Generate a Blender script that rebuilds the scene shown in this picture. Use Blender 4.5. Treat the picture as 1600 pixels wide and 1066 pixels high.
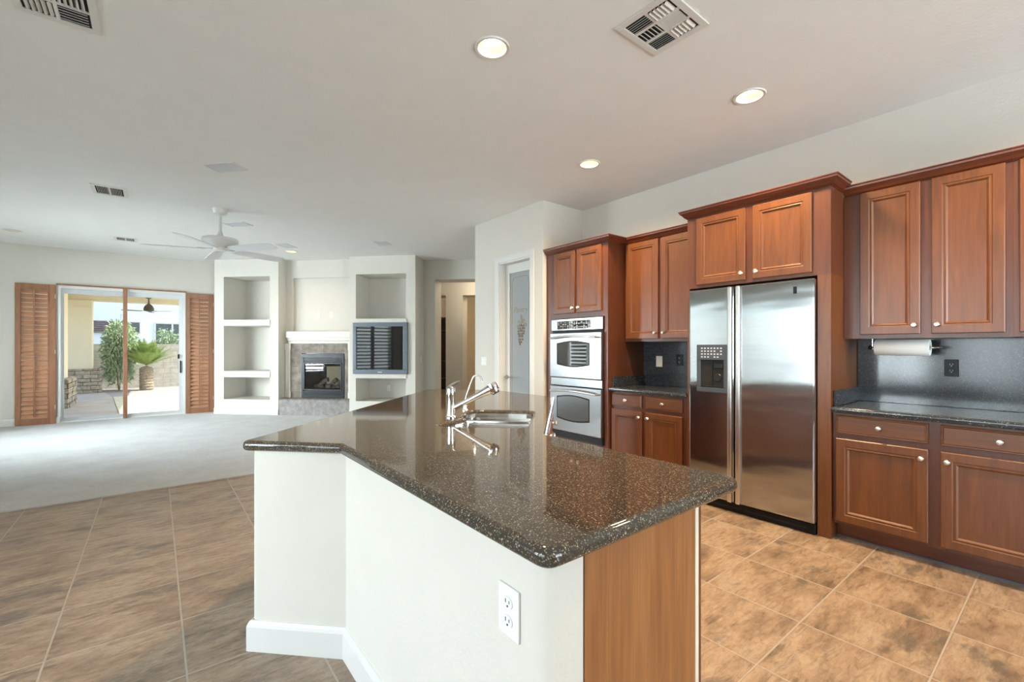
import bpy, bmesh, math, random
from mathutils import Vector, Matrix
S = bpy.context.scene
for o in list(bpy.data.objects): bpy.data.objects.remove(o, do_unlink=True)
C = S.collection
R = math.radians
PI = math.pi
random.seed(7)
H = 3.05                     # ceiling height
# ------------------------------------------------------------------ camera, world, light, exposure
cd = bpy.data.cameras.new('camera'); cam = bpy.data.objects.new('camera', cd); C.objects.link(cam)
cd.sensor_fit = 'HORIZONTAL'; cd.sensor_width = 36.0; cd.lens = 705/1600*36; cd.shift_y = 0.0065
cd.clip_start = 0.02; cd.clip_end = 300
cam.location = (0, 0, 1.317); cam.rotation_euler = (R(90), 0, R(-38.28)); S.camera = cam
S.view_settings.view_transform = 'Standard'; S.view_settings.look = 'None'
S.view_settings.gamma = 1.0; S.view_settings.use_curve_mapping = False
S.view_settings.exposure = 1.08
W = bpy.data.worlds.new('sky'); S.world = W; W.use_nodes = True
nt = W.node_tree; bgn = nt.nodes['Background']
sky = nt.nodes.new('ShaderNodeTexSky'); sky.sky_type = 'NISHITA'; sky.sun_disc = False
sky.sun_elevation = R(55); sky.sun_rotation = R(90); sky.air_density = 1.0; sky.dust_density = 1.5
nt.links.new(sky.outputs[0], bgn.inputs[0]); bgn.inputs[1].default_value = 0.24

def light(name, kind, loc, rot, energy, color=(1,1,1), parent=None, **kw):
    l = bpy.data.lights.new(name, kind); l.energy = energy; l.color = color
    for k, v in kw.items(): setattr(l, k, v)
    o = bpy.data.objects.new(name, l); C.objects.link(o); o.location = loc; o.rotation_euler = rot
    if parent: o.parent = parent
    return o
light('sun', 'SUN', (10, 15, 20), (R(8), R(36), 0), 3.4, (1.0, .95, .86), angle=R(.6))
DAY = (.83, .92, 1.0)
# daylight lamps outside window openings; narrowest left one and rear one added to brighten
for yc, wy, en in ((4.0, 1.6, 15), (5.9, 1.4, 17), (8.8, 2.4, 440), (.2, 2.6, 105), (2.35, 1.1, 150)):
    light('window_and_fill_light', 'AREA', (-3.42, yc, 1.45), (0, R(-90), 0), en, DAY, shape='RECTANGLE', size=1.9, size_y=wy)
light('window_and_fill_light', 'AREA', (2.55, -4.95, 1.4), (R(-90), 0, R(180)), 400, DAY, shape='RECTANGLE', size=2.9, size_y=2.5)  # lamp of the added rear window, lights the room from behind

# ------------------------------------------------------------------ materials
def newmat(name):
    m = bpy.data.materials.new(name); m.use_nodes = True
    n = m.node_tree.nodes; l = m.node_tree.links
    return m, n, l, n['Principled BSDF']
def setp(b, **k):
    for a, v in k.items():
        b.inputs[a.replace('_', ' ')].default_value = v
def c4(c): return (c[0], c[1], c[2], 1)
def noise(n, l, vec, scale, detail=4, rough=.55):
    t = n.new('ShaderNodeTexNoise'); t.inputs['Scale'].default_value = scale
    t.inputs['Detail'].default_value = detail; t.inputs['Roughness'].default_value = rough
    if vec is not None: l.new(vec, t.inputs['Vector'])
    return t
def mapping(n, l, scale=(1,1,1), rot=(0,0,0), loc=(0,0,0), src='Object'):
    tc = n.new('ShaderNodeTexCoord'); mp = n.new('ShaderNodeMapping')
    mp.inputs['Scale'].default_value = scale; mp.inputs['Rotation'].default_value = rot; mp.inputs['Location'].default_value = loc
    l.new(tc.outputs[src], mp.inputs[0]); return mp.outputs[0]
def ramp(n, l, fac, stops):
    r = n.new('ShaderNodeValToRGB'); e = r.color_ramp.elements
    while len(e) < len(stops): e.new(.5)
    for i, (p, c) in enumerate(stops): e[i].position = p; e[i].color = c4(c)
    l.new(fac, r.inputs[0]); return r.outputs[0]
def mixc(n, l, fac, a, b, mode='MIX'):
    m = n.new('ShaderNodeMix'); m.data_type = 'RGBA'; m.blend_type = mode
    for s, v in ((0, fac), (6, a), (7, b)):
        if isinstance(v, (int, float)): m.inputs[s].default_value = v
        elif isinstance(v, tuple): m.inputs[s].default_value = c4(v)
        else: l.new(v, m.inputs[s])
    return m.outputs[2]
def bump(n, l, b, h, strength=.2, dist=.01):
    bp = n.new('ShaderNodeBump'); bp.inputs['Strength'].default_value = strength; bp.inputs['Distance'].default_value = dist
    l.new(h, bp.inputs['Height']); l.new(bp.outputs[0], b.inputs['Normal']); return bp
def plain(name, col, rough=.5, metal=0, coat=0, spec=.5, bumps=None, vary=.04, vscale=6):
    m, n, l, b = newmat(name); setp(b, Roughness=rough, Metallic=metal, Coat_Weight=coat)
    b.inputs['Specular IOR Level'].default_value = spec
    v = mapping(n, l); t = noise(n, l, v, vscale)
    d = tuple(max(0, x*(1-vary)) for x in col); u = tuple(min(1, x*(1+vary)) for x in col)
    l.new(ramp(n, l, t.outputs[0], [(.3, d), (.7, u)]), b.inputs['Base Color'])
    if bumps:
        t2 = noise(n, l, v, bumps[0], 3); bump(n, l, b, t2.outputs[0], bumps[1], bumps[2])
    return m
def wood(name, dark, mid, light_, axis='z', rough=.32, coat=.25):
    m, n, l, b = newmat(name); setp(b, Roughness=rough, Coat_Weight=coat, Coat_Roughness=.28)
    sc = {'z': (9, 9, .8), 'x': (.8, 9, 9), 'y': (9, .8, 9)}[axis]
    v = mapping(n, l, sc); t = noise(n, l, v, 2.2, 6, .6); t.inputs['Distortion'].default_value = 1.2
    sf = {'z': (120, 120, 3), 'x': (3, 120, 120), 'y': (120, 3, 120)}[axis]
    t2 = noise(n, l, mapping(n, l, sf), 1.5, 3)
    base = ramp(n, l, t.outputs[0], [(.28, dark), (.5, mid), (.75, light_)])
    fine = ramp(n, l, t2.outputs[0], [(.35, (.8,.8,.8)), (.65, (1.08,1.08,1.08))])
    l.new(mixc(n, l, .8, base, fine, 'MULTIPLY'), b.inputs['Base Color'])
    bump(n, l, b, t2.outputs[0], .05, .002)
    return m
M = {}
M['wall'] = plain('wall_paint', (.68,.65,.585), .75, spec=.2, bumps=(70,.22,.006), vary=.012)
M['wallwarm'] = M['wall']
M['ceil'] = plain('ceiling_paint', (.80,.795,.77), .85, spec=.15, bumps=(55,.3,.006), vary=.015)
M['trimw'] = plain('white_trim', (.72,.71,.675), .38, bumps=(30,.03,.002), vary=.01)
M['mantel'] = plain('cream_mantel', (.76,.72,.62), .45, vary=.02)
M['plastic'] = plain('white_plastic', (.82,.82,.79), .3, vary=.01)
M['almond'] = plain('almond_plastic', (.80,.74,.60), .3, vary=.01)
M['leverm'] = plain('lever_nickel', (.42,.37,.30), .3, metal=1, vary=.03)
M['slate'] = plain('slate_plastic', (.07,.08,.095), .35, metal=.3, vary=.05)
M['black'] = plain('black_plastic', (.008,.008,.009), .4, vary=.2, spec=.25)
M['dark'] = plain('dark_cavity', (.012,.011,.010), .8, vary=.3)
M['darkmetal'] = plain('black_metal', (.02,.021,.022), .35, metal=.5, vary=.15)
M['cherry'] = wood('cherry_wood', (.112,.034,.0078), (.150,.048,.0108), (.186,.064,.0145), rough=.4, coat=.35)
M['cherryx'] = wood('cherry_wood_cross', (.112,.034,.0078), (.150,.048,.0108), (.186,.064,.0145), 'x', rough=.4, coat=.35)
M['cherryshade'] = wood('cherry_frame_shaded', (.085,.022,.008), (.110,.031,.011), (.135,.041,.015), rough=.4, coat=.35)  # darker copy of the cherry, shade on the frames put into its colour
M['crown'] = wood('cherry_crown', (.085,.018,.008), (.125,.028,.011), (.16,.04,.015), 'x')
M['endpanel'] = wood('cherry_end_panel', (.25,.088,.023), (.32,.122,.034), (.38,.155,.047), rough=.4)
M['shutter'] = wood('shutter_wood', (.48,.225,.11), (.57,.28,.15), (.64,.34,.19), 'x', rough=.4)
M['shutterz'] = wood('shutter_frame_wood', (.24,.10,.046), (.31,.135,.064), (.38,.175,.086), 'z', rough=.4)
M['book'] = wood('bookcase_wood', (.06,.016,.009), (.10,.028,.014), (.13,.04,.02))
M['bark'] = plain('palm_bark', (.40,.32,.23), .9, bumps=(40,.9,.03), vary=.5, vscale=30)
M['nickel'] = plain('satin_nickel', (.72,.68,.60), .28, metal=1, vary=.03)
M['chrome'] = plain('chrome', (.86,.86,.86), .06, metal=1, vary=.01)
M['alu'] = plain('door_aluminium', (.62,.64,.65), .4, metal=.35, vary=.03)
M['silver'] = plain('silver_plastic', (.13,.15,.175), .4, metal=.3, vary=.03)
M['grille'] = plain('speaker_cloth', (.62,.64,.67), .9, bumps=(300,.3,.002), vary=.04)
M['ventw'] = plain('vent_enamel', (.68,.66,.62), .45, vary=.02)
M['fanw'] = plain('fan_white', (.70,.69,.65), .4, vary=.015)
M['blade'] = plain('fan_blade_white', (.74,.76,.77), .45, vary=.015)
M['paper'] = plain('paper_towel', (.85,.85,.83), .95, bumps=(180,.3,.002), vary=.02)
M['concrete'] = plain('patio_concrete', (.52,.47,.43), .9, bumps=(60,.2,.005), vary=.12, vscale=2)
M['gravel'] = plain('pale_gravel', (.72,.70,.52), .95, bumps=(60,.8,.02), vary=.25, vscale=14)
M['gravel2'] = plain('grey_gravel', (.46,.43,.41), .95, bumps=(70,.8,.02), vary=.25, vscale=18)
M['stucco'] = plain('patio_stucco', (.86,.76,.56), .9, bumps=(60,.3,.006), vary=.02)
M['stuccow'] = plain('neighbour_stucco', (.74,.80,.82), .9, bumps=(60,.3,.006), vary=.02)
M['winglass'] = plain('dark_window_glass', (.10,.12,.11), .08, vary=.2)
M['leaf'] = plain('sago_leaf', (.36,.48,.12), .5, vary=.35, vscale=20)
M['bush'] = plain('shrub_leaf', (.42,.52,.32), .6, vary=.4, vscale=14)
M['succ'] = plain('pot_plant_leaf', (.20,.38,.05), .5, vary=.3, vscale=20)
M['bronze'] = plain('patio_fan_bronze', (.10,.085,.065), .4, metal=.5, vary=.1)
M['logs'] = plain('ceramic_log', (.50,.42,.34), .95, bumps=(50,.8,.02), vary=.4, vscale=22)
M['firebox'] = plain('firebox_lining', (.30,.27,.24), .9, vary=.15, vscale=12)
M['den'] = plain('den_wall', (.80,.70,.50), .9, vary=.02)
M['etch'] = plain('etched_bronze', (.17,.115,.07), .6, vary=.2, vscale=40)
M['etchl'] = plain('etched_line', (.34,.29,.23), .6, vary=.1)
M['mark'] = plain('pale_marking', (.62,.64,.66), .3, vary=.05)
M['pot'] = plain('pale_pot', (.62,.60,.55), .8, vary=.06)
M['rooftile'] = plain('roof_tile', (.17,.13,.13), .8, bumps=(20,.5,.03), vary=.3)

def m_stainless(name, col=(.47,.48,.48), rough=.13, axis='z'):
    m, n, l, b = newmat(name); setp(b, Metallic=1.0, Roughness=rough)
    v = mapping(n, l, (1, 1, 400) if axis == 'x' else (400, 400, 1)); t = noise(n, l, v, 1.0, 2)
    l.new(ramp(n, l, t.outputs[0], [(.3, tuple(x*.93 for x in col)), (.7, col)]), b.inputs['Base Color'])
    b.inputs['Anisotropic'].default_value = .9
    tv = n.new('ShaderNodeCombineXYZ'); tv.inputs[1].default_value = 1; l.new(tv.outputs[0], b.inputs['Tangent'])
    w = noise(n, l, mapping(n, l, (1.2, 1.2, 5)), 1.6, 1, .3)
    bp = bump(n, l, b, w.outputs[0], .16, .012)
    return m
M['steel'] = m_stainless('brushed_stainless', axis='x')
M['steelbar'] = plain('stainless_bar', (.74,.74,.72), .25, metal=1, vary=.02)
M['steelov'] = plain('oven_stainless', (.40,.405,.415), .22, metal=1, vary=.02)
M['sink'] = plain('sink_steel', (.70,.68,.65), .18, metal=1, vary=.02)

def m_granite(name, base, fleck, hi, rough=.05, scale=1.0, spec=.5):
    m, n, l, b = newmat(name); setp(b, Roughness=rough, Coat_Weight=.0)
    b.inputs['Specular IOR Level'].default_value = spec
    v = mapping(n, l)
    t = noise(n, l, v, 60*scale, 5, .7)
    col = ramp(n, l, t.outputs[0], [(.3, tuple(x*.6 for x in base)), (.62, base), (.8, tuple(x*1.6 for x in base))])
    vo = n.new('ShaderNodeTexVoronoi'); vo.inputs['Scale'].default_value = 210*scale; l.new(v, vo.inputs['Vector'])
    sep = n.new('ShaderNodeSeparateColor'); l.new(vo.outputs['Color'], sep.inputs[0])
    f1 = ramp(n, l, sep.outputs[0], [(.70, (0,0,0)), (.76, (1,1,1))])
    d1 = ramp(n, l, vo.outputs['Distance'], [(.35, (1,1,1)), (.55, (0,0,0))])
    k = mixc(n, l, 1.0, f1, d1, 'MULTIPLY')
    col = mixc(n, l, k, col, fleck)
    f2 = ramp(n, l, sep.outputs[1], [(.93, (0,0,0)), (.95, (1,1,1))])
    k2 = mixc(n, l, 1.0, f2, d1, 'MULTIPLY')
    col = mixc(n, l, k2, col, hi)
    l.new(col, b.inputs['Base Color'])
    return m
M['granite'] = m_granite('speckled_granite', (.066,.056,.044), (.24,.20,.14), (.50,.44,.33), .045, 1.35, .45)
M['granite2'] = m_granite('speckled_dark_granite', (.030,.036,.043), (.085,.10,.115), (.42,.46,.48), .13, 1.1, .6)

def m_tile():
    m, n, l, b = newmat('slate_floor_tile')
    setp(b, Roughness=.32)
    b.inputs['Specular IOR Level'].default_value = .7
    tc = n.new('ShaderNodeTexCoord')
    mp = n.new('ShaderNodeMapping'); l.new(tc.outputs['Object'], mp.inputs[0])
    mp.inputs['Location'].default_value = (-.0975, -.378, 0)
    br = n.new('ShaderNodeTexBrick'); br.offset = 0; br.squash = 1; l.new(mp.outputs[0], br.inputs['Vector'])
    br.inputs['Scale'].default_value = 1; br.inputs['Brick Width'].default_value = .4655; br.inputs['Row Height'].default_value = .4645
    br.inputs['Mortar Size'].default_value = .0045; br.inputs['Mortar Smooth'].default_value = .3
    br.inputs['Color1'].default_value = (0,0,0,1); br.inputs['Color2'].default_value = (1,1,1,1); br.inputs['Bias'].default_value = 0
    # per-tile shift of the cloud pattern
    ad = n.new('ShaderNodeVectorMath'); ad.operation = 'MULTIPLY_ADD'
    l.new(br.outputs['Color'], ad.inputs[0]); ad.inputs[1].default_value = (7.3, 4.1, 2.7); l.new(tc.outputs['Object'], ad.inputs[2])
    st = n.new('ShaderNodeMapping'); st.inputs['Scale'].default_value = (1.0, 2.0, 1); l.new(ad.outputs[0], st.inputs[0])
    a = noise(n, l, st.outputs[0], 3.2, 10, .66)
    base = ramp(n, l, a.outputs[0], [(.34, (.185,.125,.083)), (.46, (.285,.200,.135)), (.58, (.365,.268,.185)), (.70, (.33,.265,.21))])
    f = noise(n, l, st.outputs[0], 26, 8, .72)
    base = mixc(n, l, .8, base, ramp(n, l, f.outputs[0], [(.32, (.62,.58,.52)), (.5, (1,1,1)), (.7, (1.12,1.1,1.06))]), 'MULTIPLY')
    vm = n.new('ShaderNodeMapping'); vm.inputs['Scale'].default_value = (1.2, 5.0, 1); l.new(ad.outputs[0], vm.inputs[0])
    vn = noise(n, l, vm.outputs[0], 6, 10, .72); vn.inputs['Distortion'].default_value = 1.0
    base = mixc(n, l, .85, base, ramp(n, l, vn.outputs[0], [(.36, (.55,.52,.50)), (.47, (.95,.95,.95)), (.54, (1.12,1.12,1.12)), (.66, (.86,.86,.86))]), 'MULTIPLY')
    g = noise(n, l, st.outputs[0], 2.1, 3, .5); h2 = noise(n, l, st.outputs[0], 12, 10, .75)
    sm = n.new('ShaderNodeMath'); sm.operation = 'MULTIPLY_ADD'; l.new(h2.outputs[0], sm.inputs[0]); sm.inputs[1].default_value = .55; l.new(g.outputs[0], sm.inputs[2])
    k = ramp(n, l, sm.outputs[0], [(.86, (0,0,0)), (.97, (.9,.9,.9))])
    base = mixc(n, l, k, base, (.12,.096,.076))
    col = mixc(n, l, br.outputs['Fac'], base, (.42,.36,.30))
    l.new(col, b.inputs['Base Color'])
    st2 = n.new('ShaderNodeMapping'); st2.inputs['Scale'].default_value = (1.5, 6.0, 1); l.new(ad.outputs[0], st2.inputs[0])
    d = noise(n, l, st2.outputs[0], 4, 8, .6); d.inputs['Distortion'].default_value = .5
    hh = n.new('ShaderNodeMath'); hh.operation = 'SUBTRACT'; l.new(d.outputs[0], hh.inputs[0])
    ml = n.new('ShaderNodeMath'); ml.operation = 'MULTIPLY'; l.new(br.outputs['Fac'], ml.inputs[0]); ml.inputs[1].default_value = .35
    l.new(ml.outputs[0], hh.inputs[1])
    bump(n, l, b, hh.outputs[0], .75, .016)
    return m
M['tile'] = m_tile()
def m_carpet():
    m, n, l, b = newmat('cream_carpet'); setp(b, Roughness=1.0); b.inputs['Specular IOR Level'].default_value = .05
    b.inputs['Sheen Weight'].default_value = .2
    v = mapping(n, l); a = noise(n, l, v, 3.0, 5, .65); f = noise(n, l, v, 130, 3, .7)
    c = ramp(n, l, a.outputs[0], [(.3, (.70,.69,.67)), (.7, (.82,.815,.80))])
    g = ramp(n, l, f.outputs[0], [(.3, (.72,.72,.72)), (.7, (1.08,1.08,1.08))])
    l.new(mixc(n, l, .8, c, g, 'MULTIPLY'), b.inputs['Base Color'])
    bump(n, l, b, f.outputs[0], .9, .02)
    return m
M['carpet'] = m_carpet()
def m_brick(name, c1, c2, mortar, w, h, ms, src='Object', rot=(0,0,0), rough=.85, nscale=8, nb=.25, bstr=.6, off=.5):
    m, n, l, b = newmat(name); setp(b, Roughness=rough)
    v = mapping(n, l, rot=rot, src=src)
    br = n.new('ShaderNodeTexBrick'); l.new(v, br.inputs['Vector']); br.offset = off
    br.inputs['Scale'].default_value = 1; br.inputs['Brick Width'].default_value = w; br.inputs['Row Height'].default_value = h
    br.inputs['Mortar Size'].default_value = ms; br.inputs['Color1'].default_value = c4(c1); br.inputs['Color2'].default_value = c4(c2)
    br.inputs['Mortar'].default_value = c4(mortar)
    t = noise(n, l, v, nscale, 6, .65)
    g = ramp(n, l, t.outputs[0], [(.3, (1-nb,)*3), (.7, (1+nb*.4,)*3)])
    l.new(mixc(n, l, 1.0, br.outputs[0], g, 'MULTIPLY'), b.inputs['Base Color'])
    iv = n.new('ShaderNodeMath'); iv.operation = 'SUBTRACT'; l.new(t.outputs[0], iv.inputs[0]); l.new(br.outputs['Fac'], iv.inputs[1])
    bump(n, l, b, iv.outputs[0], bstr, .01)
    return m
M['surround'] = m_brick('slate_surround', (.235,.195,.165), (.31,.265,.225), (.40,.36,.31), .46, .46, .004, rot=(R(90),0,0), nscale=9, nb=.5, bstr=.25, off=0)
M['hearth'] = m_brick('slate_hearth', (.31,.29,.275), (.36,.33,.31), (.40,.37,.34), .72, .40, .004, rot=(R(90),0,0), nscale=9, nb=.4, bstr=.25, off=.3)
M['block'] = m_brick('block_wall', (.62,.57,.49), (.68,.62,.53), (.52,.47,.40), .4, .2, .008, rot=(R(90),0,0))
M['stone'] = m_brick('ledger_stone', (.46,.36,.25), (.62,.54,.42), (.16,.13,.10), .33, .11, .008, rot=(R(90),0,0), nb=.5, bstr=1.0)
def m_glass(name, col, tint=.9, rough=.0):
    m, n, l, b = newmat(name); n.remove(b)
    out = n['Material Output']; tr = n.new('ShaderNodeBsdfTransparent'); tr.inputs[0].default_value = c4(col)
    gl = n.new('ShaderNodeBsdfGlossy'); gl.inputs['Roughness'].default_value = rough
    fr = n.new('ShaderNodeFresnel'); fr.inputs[0].default_value = 1.5
    mx = n.new('ShaderNodeMixShader'); l.new(fr.outputs[0], mx.inputs[0]); l.new(tr.outputs[0], mx.inputs[1]); l.new(gl.outputs[0], mx.inputs[2])
    l.new(mx.outputs[0], out.inputs[0]); return m
M['glass'] = m_glass('clear_glass', (.94,.96,.95))
M['fireglass'] = m_glass('fireplace_glass', (.75,.75,.75))
def m_frost():
    m, n, l, b = newmat('obscure_glass'); setp(b, Roughness=.04, Base_Color=(.50,.53,.54,1))
    b.inputs['Specular IOR Level'].default_value = .9
    tr = n.new('ShaderNodeBsdfTranslucent'); tr.inputs[0].default_value = (.7,.74,.75,1)
    mx = n.new('ShaderNodeMixShader'); mx.inputs[0].default_value = .35
    v = mapping(n, l, (60,60,6)); t = noise(n, l, v, 1.5, 2); bump(n, l, b, t.outputs[0], .02, .002)
    l.new(b.outputs[0], mx.inputs[1]); l.new(tr.outputs[0], mx.inputs[2]); l.new(mx.outputs[0], n['Material Output'].inputs[0])
    return m
M['frost'] = m_frost()
M['ovglass'] = plain('oven_glass', (.02,.022,.024), .04, vary=.1, spec=1.0)
M['ovglass'].node_tree.nodes['Principled BSDF'].inputs['Coat Weight'].default_value = 1.0
M['ovglass'].node_tree.nodes['Principled BSDF'].inputs['Coat IOR'].default_value = 2.2
M['screen'] = plain('tv_screen', (.006,.006,.007), .03, vary=.1, spec=.8)
def m_emit(name, col, s):
    m, n, l, b = newmat(name); setp(b, Base_Color=c4(col), Emission_Color=c4(col), Emission_Strength=s); return m
M['lens'] = m_emit('lit_lens', (1.0,.90,.74), 3.5)
M['lensoff'] = plain('frosted_lens', (.78,.74,.62), .5, vary=.02)
M['baffle'] = plain('can_baffle', (.80,.72,.52), .45, vary=.02)

# ------------------------------------------------------------------ mesh helpers
class B:
    def __init__(s): s.bm = bmesh.new()
    def box(s, x0, x1, y0, y1, z0, z1, bev=0, mat=None):
        vs = [s.bm.verts.new((x, y, z)) for z in (z0, z1) for y in (y0, y1) for x in (x0, x1)]
        fs = [(0,2,3,1), (4,5,7,6), (0,1,5,4), (2,6,7,3), (0,4,6,2), (1,3,7,5)]
        faces = [s.bm.faces.new([vs[i] for i in f]) for f in fs]
        if mat is not None:
            for v in vs: v.co = mat @ v.co
        if bev > 0:
            ed = list({e for f in faces for e in f.edges})
            bmesh.ops.bevel(s.bm, geom=ed, offset=bev, segments=2, affect='EDGES', profile=.6)
        return s
    def prism(s, pts, z0, z1):
        lo = [s.bm.verts.new((x, y, z0)) for x, y in pts]; hi = [s.bm.verts.new((x, y, z1)) for x, y in pts]
        n = len(pts); s.bm.faces.new(lo[::-1]); s.bm.faces.new(hi)
        for i in range(n):
            j = (i+1) % n; s.bm.faces.new((lo[i], lo[j], hi[j], hi[i]))
        return s
    def rings(s, rr, close=True, cap0=True, cap1=True):
        vr = [[s.bm.verts.new(p) for p in r] for r in rr]
        n = len(vr[0])
        for a, b in zip(vr, vr[1:]):
            for i in range(n if close else n-1):
                j = (i+1) % n
                try: s.bm.faces.new((a[i], a[j], b[j], b[i]))
                except ValueError: pass
        if close and cap0: s.bm.faces.new(vr[0][::-1])
        if close and cap1: s.bm.faces.new(vr[-1])
        return s
    def lathe(s, prof, n=24, mat=None, cap=True):
        rr = []
        for r, z in prof:
            r = max(r, 1e-4)
            ps = [Vector((r*math.cos(2*PI*i/n), r*math.sin(2*PI*i/n), z)) for i in range(n)]
            rr.append([mat @ p for p in ps] if mat is not None else ps)
        return s.rings(rr, True, cap, cap)
    def tube(s, pts, rad, n=12, caps=True):
        pts = [Vector(p) for p in pts]; rr = []
        if not isinstance(rad, (list, tuple)): rad = [rad]*len(pts)
        up = Vector((0, 0, 1))
        prev = None
        for i, p in enumerate(pts):
            t = (pts[min(i+1, len(pts)-1)] - pts[max(i-1, 0)]).normalized()
            if prev is None:
                a = t.cross(up if abs(t.z) < .95 else Vector((1, 0, 0))).normalized()
            else:
                a = (prev - t*prev.dot(t)).normalized()
            prev = a; b = t.cross(a)
            rr.append([p + (a*math.cos(2*PI*k/n) + b*math.sin(2*PI*k/n))*rad[i] for k in range(n)])
        return s.rings(rr, True, caps, caps)
    def sweep(s, prof, path, closed=False):
        """prof (outward, z) swept along plan path; outward is to the right of travel, mitred corners"""
        P = [Vector((x, y)) for x, y in path]; rr = []
        n = len(P)
        for i in range(n):
            d0 = (P[i]-P[i-1]).normalized() if (i > 0 or closed) else (P[1]-P[0]).normalized()
            d1 = (P[(i+1) % n]-P[i]).normalized() if (i < n-1 or closed) else d0
            n0 = Vector((d0.y, -d0.x)); n1 = Vector((d1.y, -d1.x)); m = (n0+n1)
            m = m/ max(1e-6, m.dot(n0)) if m.length > 1e-6 else n0
            rr.append([(P[i].x+m.x*o, P[i].y+m.y*o, z) for o, z in prof])
        if closed: rr.append(rr[0])
        return s.rings(rr, True, not closed, not closed)
    def panel(s, x0, x1, z0, z1, steps):
        """door / drawer front facing -y: steps = (inset, y)"""
        return s.rings([[(x0+i, y, z0+i), (x1-i, y, z0+i), (x1-i, y, z1-i), (x0+i, y, z1-i)] for i, y in steps])
    def build(s, name, mat, parent=None, smooth=False, loc=None):
        bmesh.ops.recalc_face_normals(s.bm, faces=s.bm.faces[:])
        me = bpy.data.meshes.new(name); s.bm.to_mesh(me); s.bm.free()
        me.materials.append(M[mat] if isinstance(mat, str) else mat)
        if smooth:
            for p in me.polygons: p.use_smooth = True
            try: me.set_sharp_from_angle(angle=R(40))
            except Exception: pass
        o = bpy.data.objects.new(name, me); C.objects.link(o)
        if parent: o.parent = parent
        if loc: o.location = loc
        return o
def thing(name, label, cat, loc=(0,0,0), rz=0, group=None):
    o = bpy.data.objects.new(name, None); C.objects.link(o); o.location = loc; o.rotation_euler = (0, 0, rz)
    o.empty_display_size = .1; o['label'] = label; o['category'] = cat
    if group: o['group'] = group
    return o
def tag(o, label, cat, group=None):
    o['label'] = label; o['category'] = cat
    if group: o['group'] = group
    return o
def struct(o, label=None, cat=None):
    o['kind'] = 'structure'
    if label: o['label'] = label
    if cat: o['category'] = cat
    return o
def sroot(name, loc=(0,0,0), rz=0, label=None, cat=None):
    o = bpy.data.objects.new(name, None); C.objects.link(o); o.location = loc; o.rotation_euler = (0, 0, rz); o.empty_display_size = .1
    return struct(o, label, cat)
def dup(root, loc, rz=None, label=None):
    r = root.copy(); C.objects.link(r); r.location = loc
    if rz is not None: r.rotation_euler = (0, 0, rz)
    if label: r['label'] = label
    for ch in list(root.children):
        c = ch.copy(); C.objects.link(c); c.parent = r
        for g in ch.children:
            d = g.copy(); C.objects.link(d); d.parent = c
    return r
def curve_slab(name, loops, z0, z1, bev, mat, parent=None, smooth=True, res=3):
    cu = bpy.data.curves.new(name, 'CURVE'); cu.dimensions = '2D'; cu.fill_mode = 'BOTH'
    for lp in loops:
        sp = cu.splines.new('POLY'); sp.points.add(len(lp)-1)
        for p, (x, y) in zip(sp.points, lp): p.co = (x, y, 0, 1)
        sp.use_cyclic_u = True
    cu.extrude = max((z1-z0)/2 - bev, 0.0001); cu.bevel_depth = bev; cu.bevel_resolution = res; cu.offset = -bev
    t = bpy.data.objects.new(name+'_curve', cu); C.objects.link(t)
    dg = bpy.context.evaluated_depsgraph_get(); me = bpy.data.meshes.new_from_object(t.evaluated_get(dg))
    bpy.data.objects.remove(t, do_unlink=True); bpy.data.curves.remove(cu)
    for v in me.vertices: v.co.z += (z0+z1)/2
    me.materials.clear(); me.materials.append(M[mat]); me.name = name
    bm = bmesh.new(); bm.from_mesh(me); bmesh.ops.remove_doubles(bm, verts=bm.verts[:], dist=1e-5); bmesh.ops.recalc_face_normals(bm, faces=bm.faces[:]); bm.to_mesh(me); bm.free()
    if smooth:
        for p in me.polygons: p.use_smooth = True
        try: me.set_sharp_from_angle(angle=R(35))
        except Exception: pass
        for p in me.polygons: p.use_smooth = abs(p.normal.z) < .9995      # keep the polished top truly flat
    o = bpy.data.objects.new(name, me); C.objects.link(o)
    if parent: o.parent = parent
    return o
def stxy(s, t_): q_ = st(s, t_); return (q_[0], q_[1])
def circ(cx, cy, r, n=28): return [(cx+r*math.cos(2*PI*i/n), cy+r*math.sin(2*PI*i/n)) for i in range(n)]
def fillet(pts, rads, n=6):
    out = []
    N = len(pts)
    for i, p in enumerate(pts):
        r = rads[i] if isinstance(rads, (list, tuple)) else rads
        P, A, Bq = Vector(p), Vector(pts[i-1]), Vector(pts[(i+1) % N])
        if r <= 0: out.append(tuple(P)); continue
        u = (A-P).normalized(); w = (Bq-P).normalized()
        ang = u.angle(w); t = r/math.tan(ang/2); t = min(t, (A-P).length*.45, (Bq-P).length*.45)
        p0 = P+u*t; p1 = P+w*t
        for k in range(n+1):
            s = k/n; out.append(tuple((1-s)**2*p0 + 2*s*(1-s)*P + s*s*p1))
    return out
RK, RF, RL, RB = R(-90), R(-45), R(90), R(180)     # local frames: kitchen wall, fireplace wall, left wall, wall behind
s2 = math.sqrt(.5)
def st(s, t, z=0): return ((s+t)*s2, (t-s)*s2, z)

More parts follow.
